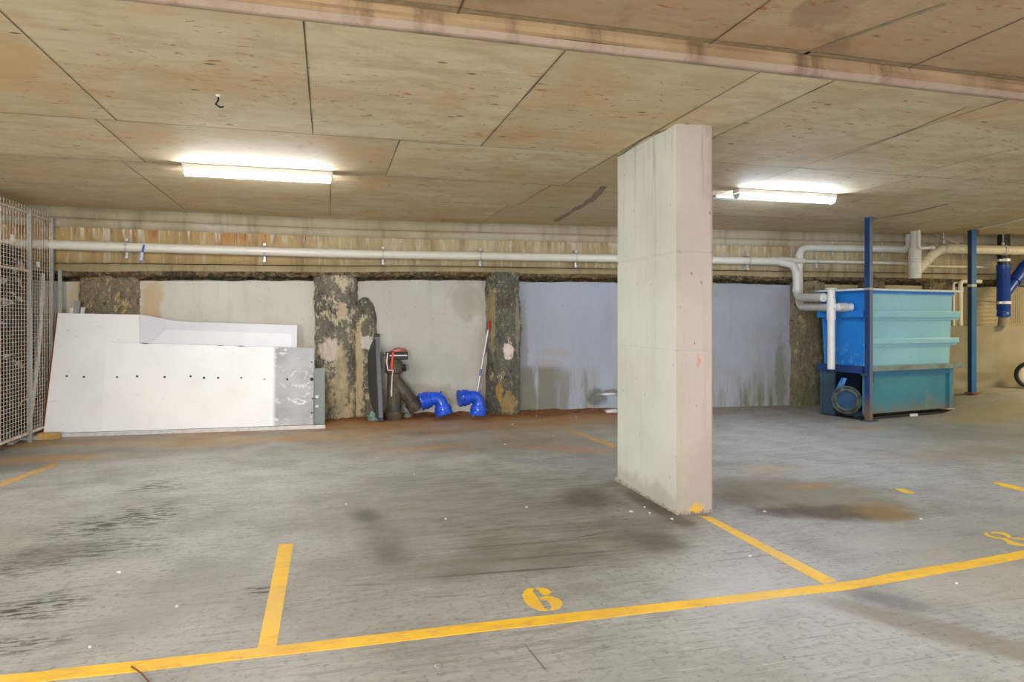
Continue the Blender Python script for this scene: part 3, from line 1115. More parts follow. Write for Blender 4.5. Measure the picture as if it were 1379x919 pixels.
# ================================================================== PILLAR
pc = thing('concrete_pillar', (2.28, 4.32, 0), 'tall rectangular concrete pillar with chamfered corners standing at a bay line', 'pillar')
b = B()
x0, x1, y0, y1, ch = 2.15, 2.412, 3.855, 4.80, 0.02
levels = []
for z in (0, 0.06, 0.13, 0.4, 1.038, 1.045, 1.052, 1.673, 1.680, 1.687, 2.1, 2.502):
    ins = 0.004 if abs(z-1.680) < 1e-4 else (0.002 if abs(z-1.045) < 1e-4 else 0)
    levels.append((z, ins))
rings = []
for z, ins in levels:
    a0, a1, c0, c1 = x0+ins, x1-ins, y0+ins, y1-ins
    j = 0.01 if z == 0 else 0
    ring = [(a0+ch, c0), (a1-ch, c0), (a1, c0+ch), (a1, c1-ch), (a1-ch, c1), (a0+ch, c1), (a0, c1-ch), (a0, c0+ch)]
    rings.append([b.bm.verts.new((x, y, z)) for x, y in ring])
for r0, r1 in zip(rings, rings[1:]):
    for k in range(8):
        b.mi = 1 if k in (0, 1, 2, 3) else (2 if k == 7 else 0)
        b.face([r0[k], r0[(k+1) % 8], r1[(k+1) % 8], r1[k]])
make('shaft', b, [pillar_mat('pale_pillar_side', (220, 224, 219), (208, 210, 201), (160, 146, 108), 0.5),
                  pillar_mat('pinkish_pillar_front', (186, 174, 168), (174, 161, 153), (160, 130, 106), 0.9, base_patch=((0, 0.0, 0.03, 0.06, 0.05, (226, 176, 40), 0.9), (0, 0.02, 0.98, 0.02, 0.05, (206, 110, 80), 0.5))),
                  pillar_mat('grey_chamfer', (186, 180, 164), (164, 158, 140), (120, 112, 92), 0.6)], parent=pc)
# broken mortar skirt at the foot
b = B()
for (xa, ya, xb, yb, k, h0) in ((2.15, 4.80, 2.15, 3.86, 40, 0.05), (2.16, 3.855, 2.40, 3.855, 14, 0.035)):
    for i in range(k):
        t = (i+random.random())/k
        edge = abs(t-0.5)*2
        r_ = 0.010+0.022*random.random()*(0.35+0.65*edge**2)
        x, y = xa+(xb-xa)*t, ya+(yb-ya)*t
        tmp = bmesh.new()
        bmesh.ops.create_icosphere(tmp, subdivisions=1, radius=r_)
        for v in tmp.verts:
            v.co = Vector((v.co.x*0.5, v.co.y*1.3, v.co.z*(0.9+h0*8*edge*random.random())))+Vector((x, y, 0.006))
        b.merge(tmp)
make('mortar_skirt', b, simple('broken_mortar', (176, 170, 156), 0.9, vary=0.35, scale=30), parent=pc)

# ================================================================== CEILING LIGHTS


def tube_light(cx, cy, L, lampm, label, cool=False):
    t = thing('ceiling_light', (cx, cy, CEIL), label, 'ceiling light', 'strip lights on the ceiling')
    b = B()
    b.box((cx, cy, CEIL-0.02), (L, 0.112, 0.04), bev=0.004)
    make('housing', b, M['case'], parent=t)
    b = B()
    prof = [(-0.050, -0.041), (-0.044, -0.062), (-0.034, -0.080), (-0.012, -0.088), (0.012, -0.088), (0.034, -0.080), (0.044, -0.062), (0.050, -0.041)]
    b.prism([(cx-L/2+0.02, cy+y, CEIL+z) for y, z in prof], (L-0.04, 0, 0))
    make('diffuser', b, lampm, parent=t)
    for s in (-1, 1):
        b = B()
        pr = [(y*1.06, z*1.04) for y, z in prof]
        b.prism([(cx+s*(L/2-0.012)-0.008, cy+y, CEIL+z) for y, z in pr], (0.016, 0, 0))
        make('end_cap', b, M['case'], parent=t)
    return t


pL = at_z(350, 237, CEIL-0.06)
pR = at_z(1058, 267, CEIL-0.06)
tube_light(pL.x, pL.y, 1.17, M['lamp_neutral'], 'lit white strip light on the ceiling above the leaning white boards')
tube_light(pR.x, pR.y, 1.12, M['lamp_cool'], 'lit cool white strip light on the ceiling between the pillar and the blue tank')
b = B()
q = at_z(978, 265, CEIL)
b.box((q.x, q.y, CEIL-0.012), (0.30, 0.12, 0.024), bev=0.004)  # plate added in place of a bright lit patch of ceiling
tag(make('bright_patch_plate', b, M['case']), 'flat white plate standing in for a bright lit patch on the ceiling right behind the pillar edge', 'bright patch')

# small pipe hook and a cable eye on the ceiling
q = at_z(294, 128, CEIL)
h = thing('ceiling_hook', (q.x, q.y, CEIL), 'small bent metal hook on the bare ceiling far left', 'hook')
b = B()
b.tube([(q.x, q.y, CEIL), (q.x, q.y, CEIL-0.03), (q.x-0.012, q.y-0.01, CEIL-0.055), (q.x+0.012, q.y-0.025, CEIL-0.075), (q.x+0.03, q.y-0.02, CEIL-0.07)], 0.005, 8)
make('bent_rod', b, M['black'], parent=h, smooth=True)
b = B()
b.lathe((q.x, q.y, CEIL), (0, 0, -1), [(0, 0.014), (0.006, 0.014), (0.012, 0.008)], 12)
make('fixing_plate', b, M['white'], parent=h)

# ================================================================== FLOOR MARKINGS


def marking(name, poly_px, label, cat='floor marking', mat=None, extra=(), th=0.003):
    b = B()
    for poly in (poly_px,)+tuple(extra):
        P = [fl(u, v) for u, v in poly]
        P = [Vector((p.x, p.y, p.z-0.001)) for p in P]
        b.prism(P, (0, 0, th))
    o = make(name, b, mat or M['paint'], origin=ZERO if False else None)
    return tag(o, label, cat)


b = B()
up = [(-30, 914), (0, 910.5), (55, 906), (80, 902), (200, 890), (320, 877), (460, 861), (670, 837), (800, 823), (940, 808), (1080, 792), (1150, 783), (1163, 781)]
lo = [(-30, 930), (0, 925), (55, 919), (80, 916), (200, 904), (320, 889.5), (460, 874), (670, 849), (800, 835), (940, 818), (1080, 801.5), (1150, 794), (1158, 792)]
P = [fl(u, v) for u, v in up]
Q = [fl(u, v) for u, v in lo]
for i in range(len(P)-1):
    b.prism([(p_.x, p_.y, -0.001) for p_ in (P[i], P[i+1], Q[i+1], Q[i])], (0, 0, 0.004))
tag(make('parking_line', b, M['paint']), 'long yellow painted line across the foreground below the number 6', 'floor marking')
b = B()
up = [(1163, 781), (1200, 773), (1250, 764.5), (1300, 757), (1379, 742), (1450, 729)]
lo = [(1158, 792), (1200, 785), (1250, 776), (1300, 767), (1379, 753), (1450, 740)]
P = [fl(u, v) for u, v in up]
Q = [fl(u, v) for u, v in lo]
for i in range(len(P)-1):
    b.prism([(p_.x, p_.y, -0.001) for p_ in (P[i], P[i+1], Q[i+1], Q[i])], (0, 0, 0.004))
tag(make('parking_line', b, M['paint']), 'bright yellow painted line running right under the cut-off number 8', 'floor marking')
marking('parking_line', [(376, 733.5), (395, 733), (372.5, 871), (347, 873.5)], 'short yellow painted stub line standing off the long line left of centre', th=0.0025)
marking('parking_line', [(941, 695), (957, 696.5), (1128, 783), (1108, 786.5)], 'yellow painted line from the foot of the pillar to the long line', th=0.0025)
marking('parking_line', [(1336, 650), (1347, 650.5), (1400, 662), (1400, 667.5), (1350, 655.5)], 'thin yellow line on the floor at the right edge of the view')
marking('parking_line', [(0, 651), (72, 624), (80, 626.5), (0, 657)], 'faded orange-yellow line on the floor near the wire cage', mat=M['faded'])
marking('parking_line', [(757, 577), (764, 576.5), (832, 600), (826, 604)], 'faded yellow line on the floor just left of the pillar by the wall', mat=M['faded'])
marking('paint_patch', [(1205, 658.5), (1216, 659), (1233, 664), (1228, 666), (1214, 663)], 'small worn yellow paint fleck on the floor between pillar and blue tank')


def z8(pts): return [(670+x/10.608, 770+y/10.608) for x, y in pts]


marking('stencil_number', z8([(520, 243), (440, 244), (380, 283), (352, 340), (358, 372), (385, 425), (430, 475), (510, 528), (600, 558), (660, 565), (728, 562), (700, 542), (665, 520), (630, 470), (600, 420), (545, 345), (503, 290), (512, 262)]),
        'yellow stencilled number 6 on the floor above the long line', 'floor number',
        extra=(z8([(540, 236), (640, 236), (720, 255), (768, 298), (745, 325), (690, 339), (640, 330), (605, 305), (592, 268), (560, 260)]),
               z8([(608, 380), (680, 358), (780, 361), (870, 393), (925, 440), (928, 485), (880, 533), (800, 556), (748, 549), (772, 515), (745, 462), (690, 405), (625, 402)])))


def z5(pts): return [(1300+x/5.747, 620+y/5.744) for x, y in pts]


marking('stencil_number', z5([(143, 566), (178, 560), (165, 570), (200, 588), (250, 600), (300, 604), (330, 612), (290, 612), (230, 606), (180, 594), (150, 578)]),
        'yellow stencilled number 8 cut off by the right edge of the view', 'floor number',
        extra=(z5([(195, 556), (250, 557), (310, 566), (350, 584), (357, 602), (325, 598), (300, 580), (255, 568), (205, 564)]),
               z5([(290, 614), (320, 612), (370, 634), (430, 648), (500, 656), (560, 652), (560, 664), (480, 668), (400, 664), (330, 648)]),
               z5([(350, 602), (420, 603), (500, 612), (560, 626), (600, 645), (560, 640), (500, 626), (430, 618)])))

# ================================================================== MAIN DRAIN PIPE ALONG THE WALL
PD = 0.23      # axis in front of infill


def on_wall(x, d, z): return Vector((x, wy(x)-d, z))


PZ = 2.065
main = thing('drain_pipe', (2.0, wy(2)-PD, PZ), 'long white drain pipe clipped along the back wall below the ceiling', 'pipe')
b = B()
xe = wl(1049, 349, PD).x
b.tube([on_wall(x, PD, PZ) for x in [-4.9, -3.5, -2, -1, 0.2, 1, 2, 3, 4, 5, xe]], 0.054, 18)
make('pipe_run', b, M['white_pvc'], parent=main, smooth=True)
for u in (60, 447, 616, 1040):
    x = wl(u, 340, PD).x
    b = B()
    b.tube([on_wall(x-0.05, PD, PZ), on_wall(x+0.05, PD, PZ)], 0.058, 18)
    make('coupling', b, M['white_pvc'], parent=main, smooth=True)
for u in (170, 356, 516, 647, 776, 1008):
    x = wl(u, 340, PD).x
    b = B()
    b.tube([on_wall(x-0.012, PD, PZ), on_wall(x+0.012, PD, PZ)], 0.060, 18)
    b.box(on_wall(x, 0.165, PZ+0.085), (0.022, 0.08, 0.03))
    b.box(on_wall(x, 0.165, PZ-0.09), (0.022, 0.08, 0.06))
    b.box(on_wall(x, 0.21, PZ-0.115), (0.034, 0.03, 0.028), bev=0.004)
    b.box(on_wall(x, 0.21, PZ+0.078), (0.034, 0.03, 0.024), bev=0.004)
    make('pipe_bracket', b, M['clip'], parent=main)
x = wl(190.5, 340, PD).x
b = B()
b.mi = 0
b.prism([on_wall(x+0.03, PD+0.062, PZ+0.02), on_wall(x+0.052, PD+0.062, PZ+0.03), on_wall(x+0.034, PD+0.064, PZ-0.06), on_wall(x+0.010, PD+0.064, PZ-0.06)], (0, 0.004, 0))
b.mi = 1
b.prism([on_wall(x+0.010, PD+0.064, PZ-0.06), on_wall(x+0.034, PD+0.064, PZ-0.06), on_wall(x+0.022, PD+0.06, PZ-0.15), on_wall(x-0.002, PD+0.06, PZ-0.15)], (0, 0.004, 0))
b.mi = 0
b.prism([on_wall(x-0.002, PD+0.06, PZ-0.15), on_wall(x+0.022, PD+0.06, PZ-0.15), on_wall(x+0.02, PD+0.06, PZ-0.168), on_wall(x-0.004, PD+0.06, PZ-0.168)], (0, 0.004, 0))
make('tape_tag', b, [M['tape'], M['tape2']], parent=main)
# fitting at the end of the run, drop pipe and the leg that turns to the tank
a0 = wl(1050, 350, PD)
dz = 2.03
xd = wl(1073, 380, PD+0.06).x
VENT = Vector((6.107, 7.10, 0))
b = B()
b.tube([on_wall(xe-0.02, PD, PZ-0.005), on_wall(xd-0.02, PD+0.03, dz-0.02), on_wall(xd, PD+0.06, 1.85), on_wall(xd, PD+0.06, 1.555), Vector((VENT.x+0.0, VENT.y+0.13, 1.525))], 0.054, 18, fillet=0.14)
make('drop_leg', b, M['white_pvc2'], parent=main, smooth=True)
for z in (1.87, 1.66):
    b = B()
    b.tube([on_wall(xd, PD+0.06, z+0.035), on_wall(xd, PD+0.06, z-0.035)], 0.060, 18)
    make('coupling', b, M['white_pvc2'], parent=main, smooth=True)
b = B()
b.tube([on_wall(xe-0.03, PD, PZ+0.01), on_wall(xe+0.12, PD, PZ+0.015), on_wall(xe+0.38, PD, PZ+0.01), on_wall(xe+0.40, PD, PZ+0.01)], [0.058, 0.044, 0.042, 0.03], 16)
make('reducer', b, M['white_pvc2'], parent=main, smooth=True)

# thin pipe continuing on the wall
xs0, xs1 = xe+0.36, wl(1222, 355, 0.2).x
tp = thing('thin_pipe', (7.4, wy(7.4)-PD, 2.06), 'thin pale pipe along the wall behind the blue tank', 'pipe')
b = B()
b.tube([on_wall(xs0, PD, PZ+0.008), on_wall((xs0+xs1)/2, PD, PZ+0.005), on_wall(xs1, PD, PZ)], 0.024, 12)
make('pipe_run', b, M['white_pvc'], parent=tp, smooth=True)
for u in (1101, 1173):
    x = wl(u, 352, PD).x
    b = B()
    b.tube([on_wall(x-0.01, PD, PZ+0.007), on_wall(x+0.01, PD, PZ+0.007)], 0.029, 12)
    b.box(on_wall(x, 0.17, PZ-0.05), (0.02, 0.09, 0.07))
    b.box(on_wall(x, 0.17, PZ+0.05), (0.02, 0.09, 0.05))
    make('pipe_bracket', b, M['clip'], parent=tp)
tp2 = thing('thin_pipe', (8.6, wy(8.6)-0.18, 2.03), 'thin pale pipe on the wall between the tall stack and the second steel post', 'pipe')
b = B()
b.tube([on_wall(wl(1250, 356, .2).x, 0.18, 2.035), on_wall(wl(1330, 357, .2).x, 0.18, 2.035)], 0.020, 12)
make('pipe_run', b, M['cream_pvc'], parent=tp2, smooth=True)
for u in (1268, 1296):
    x = wl(u, 356, .18).x
    b = B()
    b.box(on_wall(x, 0.155, 2.035), (0.02, 0.06, 0.05))
    make('pipe_bracket', b, M['clip'], parent=tp2)

# upper pipe: from the stack, along, down and across to the vent
UD = 0.20
zu = 1.25+(430-330.5)*9.6/905+0.02
zu = 2.27
xa = wl(1076, 370, UD).x
xb = wl(1229, 325, UD+0.1).x
upipe = thing('waste_pipe', (7.3, wy(7.3)-UD, zu), 'white pipe running high on the wall then down into the blue tank', 'pipe')
b = B()
b.tube([on_wall(xb, UD+0.04, 2.49), on_wall(xb, UD+0.04, zu), on_wall(xa, UD, zu), on_wall(xa, UD, 1.42), Vector((VENT.x+0.05, VENT.y+0.08, 1.40))], 0.052, 18, fillet=0.15)
make('pipe_run', b, M['white_pvc2'], parent=upipe, smooth=True)
for pp, dd in ((on_wall(xa, UD, 2.13), (0, 0, 1)), (on_wall(wl(1215, 330, UD).x, UD, zu), (1, -0.083, 0)), (on_wall(xb, UD+0.04, 2.42), (0, 0, 1)), (on_wall(wl(1208, 330, UD).x, UD, zu), (1, -0.083, 0))):
    b = B()
    d_ = Vector(dd).normalized()*0.03
    b.tube([pp-d_, pp+d_], 0.058, 18)
    make('coupling', b, M['white_pvc2'], parent=upipe, smooth=True)
for u in (1123, 1190):
    x = wl(u, 330, UD).x
    b = B()
    b.tube([on_wall(x-0.01, UD, zu), on_wall(x+0.01, UD, zu)], 0.057, 16)
    b.box(on_wall(x, 0.15, zu-0.075), (0.022, 0.05, 0.05))
    b.box(on_wall(x, 0.15, zu+0.075), (0.022, 0.05, 0.05))
    make('pipe_bracket', b, M['clip'], parent=upipe)

# vent standpipe at the tank
vent = thing('vent_pipe', (VENT.x, VENT.y, 0.62), 'upright white vent pipe with a flat cap beside the left face of the blue tank', 'pipe')
b = B()
b.tube([(VENT.x, VENT.y, 0.62), (VENT.x, VENT.y, 1.63)], 0.046, 18)
make('standpipe', b, M['white_pvc2'], parent=vent, smooth=True)
b = B()
b.lathe((VENT.x, VENT.y, 1.625), (0, 0, 1), [(0, 0.05), (0.004, 0.066), (0.016, 0.066), (0.02, 0.05)], 20)
make('cap', b, M['white_pvc2'], parent=vent, smooth=True)
b = B()
b.tube([(VENT.x-0.02, VENT.y, 1.40), (6.37, 7.05, 1.40)], 0.050, 18)
make('side_branch', b, M['white_pvc2'], parent=vent, smooth=True)
b = B()
for k in range(4):
    x = VENT.x+0.10+0.03*k
    b.lathe((x, VENT.y-0.05*(x-VENT.x)/0.26, 1.40), (1, -0.19, 0), [(-0.01, 0.05), (-0.006, 0.058), (0.006, 0.058), (0.01, 0.05)], 20)
make('hose_clamp', b, M['clip'], parent=vent, smooth=True)
b = B()
b.tube([(VENT.x, VENT.y, 1.24), (VENT.x, VENT.y, 1.50)], 0.053, 18)
make('tee_socket', b, M['white_pvc2'], parent=vent, smooth=True)
b = B()
b.lathe((VENT.x+0.02, VENT.y-0.048, 1.40), (0.2, -1, 0), [(0, 0.028), (0.012, 0.028), (0.02, 0.018)], 16)
make('access_plug', b, M['white'], parent=vent, smooth=True)

# ================================================================== BLUE TANK
TA = math.radians(8)
ex = Vector((math.cos(TA), math.sin(TA), 0))
ey = Vector((-math.sin(TA), math.cos(TA), 0))
TO = at_z(1163, 566, 0)
TO.z = 0


def T(x, y, z): return TO+ex*x+ey*y+Vector((0, 0, z))


TL, TW = 1.72, 0.62
ctr = T(TL/2, TW/2, 0)
tank = thing('storage_tank', ctr, 'large blue ribbed tank on a weathered teal steel base at the right', 'tank')
RZ = Matrix.Rotation(TA, 3, 'Z')


def tbox(b, x0, x1, y0, y1, z0, z1, bev=0.0):
    return b.box(T((x0+x1)/2, (y0+y1)/2, (z0+z1)/2), (x1-x0, y1-y0, z1-z0), mat=RZ, bev=bev)


# shell: tapered, open top, front pale / left side bright
b = B()
zlv = [(0.62, 0.0), (1.62, 0.055)]
rr = []
for z, g in zlv:
    rr.append([T(0.03, 0.02-g*0.2, z), T(TL-0.09+g, 0.02-g*0.2, z), T(TL-0.09+g, TW-0.0+g, z), T(0.03-g*0.1, TW+g, z)])
vv = [[b.bm.verts.new(p_) for p_ in r_] for r_ in rr]
for k in range(4):
    b.mi = 0 if k != 3 else 1
    b.face([vv[0][k], vv[0][(k+1) % 4], vv[1][(k+1) % 4], vv[1][k]])
b.mi = 0
b.face(vv[0][::-1])
inn = [b.bm.verts.new(v.co*0.96+T(TL/2, TW/2, 1.62)*0.04) for v in vv[1]]
for k in range(4):
    b.face([vv[1][k], vv[1][(k+1) % 4], inn[(k+1) % 4], inn[k]])
inb = [b.bm.verts.new(v.co-Vector((0, 0, 0.5))) for v in inn]
for k in range(4):
    b.face([inn[k], inn[(k+1) % 4], inb[(k+1) % 4], inb[k]])
b.face(inb)
make('shell', b, [M['tank'], M['tank_side']], parent=tank, bevel=0.012)
# rim
b = B()
z0, z1 = 1.605, 1.632
tbox(b, -0.03, TL+0.06, -0.06, 0.02, z0, z1, 0.005)
tbox(b, -0.06, 0.04, -0.03, TW+0.08, z0, z1, 0.005)
tbox(b, TL-0.04, TL+0.06, -0.03, TW+0.08, z0, z1, 0.005)
tbox(b, -0.06, TL+0.06, TW+0.0, TW+0.08, z0, z1, 0.005)
make('rim', b, M['tank_rim'], parent=tank)
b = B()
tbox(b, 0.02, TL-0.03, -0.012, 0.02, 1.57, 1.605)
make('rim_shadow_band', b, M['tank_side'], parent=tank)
# flange ribs (front + left)
for (za, zb, xr) in ((1.27, 1.355, TL+0.055), (0.935, 1.005, TL+0.02)):
    b = B()
    tbox(b, 0.035, xr, -0.045, 0.03, za, zb, 0.008)
    tbox(b, 0.03, xr, -0.012, 0.03, za-0.03, za)
    rib = make('rib', b, M['tank'], parent=tank)
    if za > 1.1:
        b = B()
        tbox(b, -0.05, 0.05, -0.02, TW+0.05, za+0.0, zb-0.0, 0.008)
        make('side_rib', b, M['tank_side'], parent=rib)
# lower belt rail and navy frame under the left side
b = B()
tbox(b, 0.03, TL+0.09, -0.06, 0.03, 0.60, 0.665, 0.004)
make('belt_rail', b, M['rail'], parent=tank)
b = B()
tbox(b, -0.06, 0.03, -0.02, TW+0.02, 0.575, 0.665, 0.004)
make('side_frame', b, M['navy'], parent=tank)
b = B()
tbox(b, -0.075, 0.075, -0.085, -0.02, 0.56, 0.575)
tbox(b, 0.05, 0.075, -0.085, -0.02, 0.46, 0.60)
make('corner_bracket', b, M['slate'], parent=tank)
# base: recessed front panel with end stiles, top lip
b = B()
tbox(b, 0.04, TL-0.04, 0.02, 0.05, 0.065, 0.60)
tbox(b, TL-0.13, TL-0.05, -0.015, 0.06, 0.05, 0.60, 0.006)
tbox(b, 0.06, 0.10, -0.01, 0.06, 0.03, 0.60, 0.006)
make('base_front_panel', b, M['skip'], parent=tank)
b = B()
tbox(b, 0.08, TL-0.12, -0.008, 0.03, 0.535, 0.598)
make('base_top_lip', b, simple('teal_lip', (36, 120, 158), 0.45), parent=tank)
b = B()
tbox(b, TL-0.12, TL-0.05, 0.05, TW, 0.06, 0.60)
make('base_end_panel', b, M['skip'], parent=tank)
b = B()
tbox(b, 0.35, 0.38, 0.10, TW-0.02, 0.05, 0.575)
tbox(b, 0.0, 0.38, TW-0.05, TW-0.02, 0.02, 0.575)
make('recess_panel', b, M['dark_inside'], parent=tank)
b = B()
tbox(b, -0.03, 0.02, TW-0.20, TW-0.005, 0.01, 0.575, 0.008)
tbox(b, -0.045, -0.02, TW-0.22, TW-0.19, 0.01, 0.575, 0.004)
tbox(b, -0.045, -0.02, TW-0.03, TW-0.0, 0.01, 0.575, 0.004)
make('base_leg', b, M['slate'], parent=tank)
b = B()
tbox(b, -0.03, TL-0.12, -0.02, 0.10, 0.002, 0.03)
tbox(b, -0.05, 0.03, 0.0, TW, 0.002, 0.012)
make('base_skid', b, M['black'], parent=tank)
# packing pieces under the tank
b = B()
tbox(b, TL-0.17, TL-0.03, -0.02, 0.08, floor_h(T(TL, 0, 0).x, T(TL, 0, 0).y)-0.005, 0.062, 0.006)
tag(make('packing_block', b, simple('pinkish_block', (196, 172, 156), 0.9)), 'pinkish packing block under the right corner of the blue tank', 'block')
b = B()
tbox(b, 0.80, 0.92, -0.05, -0.021, 0.002, 0.035, 0.003)
tag(make('wood_wedge', b, M['white']), 'small white wedge under the front edge of the blue tank', 'wedge')

# pump in the open left end
pcn = T(0.0, 0.24, 0.225)
pump = thing('drain_pump', T(0.1, 0.24, 0.03), 'round dusty pump mouth sticking out of the open left end of the tank base', 'pump')
axp = -ex*0.86-ey*0.5
axp.z = 0.0
axp.normalize()
b = B()
b.lathe(pcn, axp, [(-0.24, 0.10), (-0.20, 0.14), (-0.02, 0.17), (0.0, 0.17)], 32)
make('pump_body', b, M['slate'], parent=pump, smooth=True)
b = B()
b.lathe(pcn, axp, [(0.0, 0.172), (0.02, 0.18), (0.045, 0.18), (0.055, 0.165), (0.04, 0.153), (0.055, 0.142), (0.06, 0.127), (0.05, 0.111), (0.02, 0.104), (0.0, 0.102)], 36, closed=True)
make('mouth_ring', b, M['pump_ring'], parent=pump, smooth=True)
b = B()
b.lathe(pcn, axp, [(0.035, 0.106), (0.0, 0.096), (-0.05, 0.055), (-0.07, 0.03), (-0.07, 0.0)], 30)
make('inner_cone', b, M['pump_cone'], parent=pump, smooth=True)
b = B()
b.lathe(pcn, axp, [(-0.06, 0.028), (-0.01, 0.028), (0.0, 0.02)], 16)
make('hub', b, M['blue_dull'], parent=pump, smooth=True)
b = B()
tbox(b, 0.04, 0.22, 0.14, 0.34, 0.02, 0.09)
make('foot', b, M['slate'], parent=pump)
# blue plastic flap hanging above the pump
b = B()
q0 = T(-0.0, 0.30, 0.565)


def flap(s, t):
    x = 0.03-0.05*t
    y = 0.26+0.09*s+0.10*t*(0.9-0.5*s)
    return T(x+0.012*math.sin(9*s+3*t), y, 0.50-0.22*t+0.05*s*t)


b.grid(flap, 10, 10)
o = make('plastic_flap', b, M['blue_sheet'], smooth=True)
md = o.modifiers.new('thick', 'SOLIDIFY')
md.thickness = 0.006
tag(o, 'bright blue plastic flap hanging beside the pump under the tank', 'plastic sheet')

# steel posts
pp = T(-0.005, -0.075, 0)
post = thing('steel_post', pp, 'dark navy steel post from floor to ceiling at the front corner of the blue tank', 'post', 'steel posts by the tank')
b = B()
b.box((pp.x, pp.y, CEIL/2), (0.060, 0.072, CEIL-0.004), rz=TA+math.radians(4), bev=0.003)
for f in b.bm.faces:
    nrm = f.normal
    f.normal_update()
    if f.normal.dot(-ey) > 0.7:
        f.material_index = 1
make('column', b, [M['navy'], M['grey_rust']], parent=post)
b = B()
b.box((pp.x, pp.y, 1.62), (0.064, 0.076, 0.03), rz=TA+math.radians(4))
make('band', b, M['galv'], parent=post)
b = B()
b.box((pp.x+0.01, pp.y-0.01, CEIL-0.006), (0.13, 0.09, 0.012), rz=TA)
make('head_plate', b, M['grey_rust'], parent=post)
b = B()
b.box((pp.x+0.0, pp.y-0.02, 0.006), (0.16, 0.12, 0.012), rz=TA)
make('foot_plate', b, M['slate'], parent=post)

p2 = fl(1309, 530)
hz2 = floor_h(p2.x, p2.y)
post2 = thing('steel_post', (p2.x, p2.y, hz2), 'blue steel post on a base plate between the tank and the low wall', 'post', 'steel posts by the tank')
b = B()
b.box((p2.x, p2.y, (CEIL+hz2)/2), (0.075, 0.075, CEIL-hz2-0.006), rz=math.radians(-8), bev=0.003)
for f in b.bm.faces:
    f.normal_update()
    f.material_index = 1 if f.normal.y < -0.7 else 0
make('column', b, [M['blue_post_shaded'], M['blue_post']], parent=post2)
b = B()
b.box((p2.x+0.02, p2.y-0.02, hz2+0.008), (0.20, 0.14, 0.014))
make('foot_plate', b, M['rust'], parent=post2)
b = B()
b.box((p2.x+0.055, p2.y-0.02, CEIL-0.035), (0.05, 0.06, 0.06))
make('head_bracket', b, M['rust'], parent=post2)
b = B()
b.box((p2.x, p2.y, 1.72), (0.080, 0.080, 0.035), rz=math.radians(-8))
make('band', b, M['band'], parent=post2)

# ================================================================== STACK AND PIPES ABOVE THE TANK
SD = 0.48
xs_ = wl(1232, 356, SD).x
sp = on_wall(xs_, SD, 0)
stack = thing('stack_pipe', (sp.x, sp.y, 1.80), 'thick white stack pipe with a wye branch above the back of the blue tank', 'pipe')
b = B()
b.tube([(sp.x, sp.y, 1.83), (sp.x, sp.y, 2.25), (sp.x, sp.y, 2.30), (sp.x, sp.y, 2.50)], [0.082, 0.082, 0.06, 0.06], 20)
make('stack', b, M['white_pvc'], parent=stack, smooth=True)
for z in (2.08, 2.12, 1.90):
    b = B()
    b.lathe((sp.x, sp.y, z), (0, 0, 1), [(-0.015, 0.082), (-0.01, 0.089), (0.01, 0.089), (0.015, 0.082)], 22)
    make('coupling', b, M['white_pvc'], parent=stack, smooth=True)
BZ = 2.26
xm = wl(1262, 340, SD).x
xend = 13.8
b = B()
b.tube([(sp.x, sp.y, 1.90), (xm, wy(xm)-SD-0.02, BZ), (xm+0.5, wy(xm+.5)-SD-0.02, BZ), (xend, wy(xend)-SD-0.02, BZ)], 0.066, 18, fillet=0.18)
make('branch_pipe', b, M['cream_pvc'], parent=stack, smooth=True)
dirb = (Vector((xm, wy(xm)-SD-0.02, BZ))-Vector((sp.x, sp.y, 1.90))).normalized()
for k in (0.26, 0.34):
    b = B()
    b.lathe(Vector((sp.x, sp.y, 1.90))+dirb*k, dirb, [(-0.02, 0.066), (-0.015, 0.073), (0.015, 0.073), (0.02, 0.066)], 20)
    make('coupling', b, M['cream_pvc'], parent=stack, smooth=True)
for u in (1278, 1288, 1295, 1352, 1364):
    x = wl(u, 340, SD).x
    b = B()
    b.lathe((x, wy(x)-SD-0.02, BZ), (1, -0.083, 0), [(-0.02, 0.066), (-0.015, 0.072), (0.015, 0.072), (0.02, 0.066)], 20)
    make('coupling', b, M['cream_pvc'], parent=stack, smooth=True)
for u in (1269, 1349):
    x = wl(u, 340, SD).x
    b = B()
    y_ = wy(x)-SD-0.02
    b.tube([(x, y_, BZ+0.06), (x, y_, CEIL)], 0.006, 8)
    b.box((x, y_, BZ+0.09), (0.03, 0.03, 0.04), bev=0.005)
    b.lathe((x, y_, BZ), (1, -0.083, 0), [(-0.012, 0.068), (-0.012, 0.075), (0.012, 0.075), (0.012, 0.068)], 20, closed=True)
    make('hanger', b, M['clip'], parent=stack)
b = B()
x = wl(1262, 319, SD).x
x2 = wl(1294, 333, SD).x
b.bar((x, wy(x)-SD+0.05, CEIL-0.03), (x2, wy(x2)-SD+0.05, BZ+0.08), 0.02, 0.02)
tag(make('brace_strut', b, M['galv']), 'thin diagonal galvanised brace under the ceiling above the blue tank', 'brace')

cp = wl(1237.5, 325, SD+0.12)
cond = thing('conduit', (cp.x, cp.y, 2.25), 'thin white conduit dropping from the ceiling beside the stack and turning right', 'pipe')
b = B()
x2 = wl(1256, 334, SD+0.12).x
b.tube([(cp.x, cp.y, 2.5), (cp.x, cp.y, 2.245), (x2, wy(x2)-SD-0.12, 2.26)], 0.022, 12, fillet=0.05)
make('pipe_run', b, M['white_pvc'], parent=cond, smooth=True)
b = B()
b.lathe((x2, wy(x2)-SD-0.12, 2.26), (1, -0.083, 0.05), [(-0.03, 0.022), (-0.028, 0.029), (0.02, 0.029), (0.022, 0.02)], 14)
make('socket', b, M['white_pvc'], parent=cond, smooth=True)

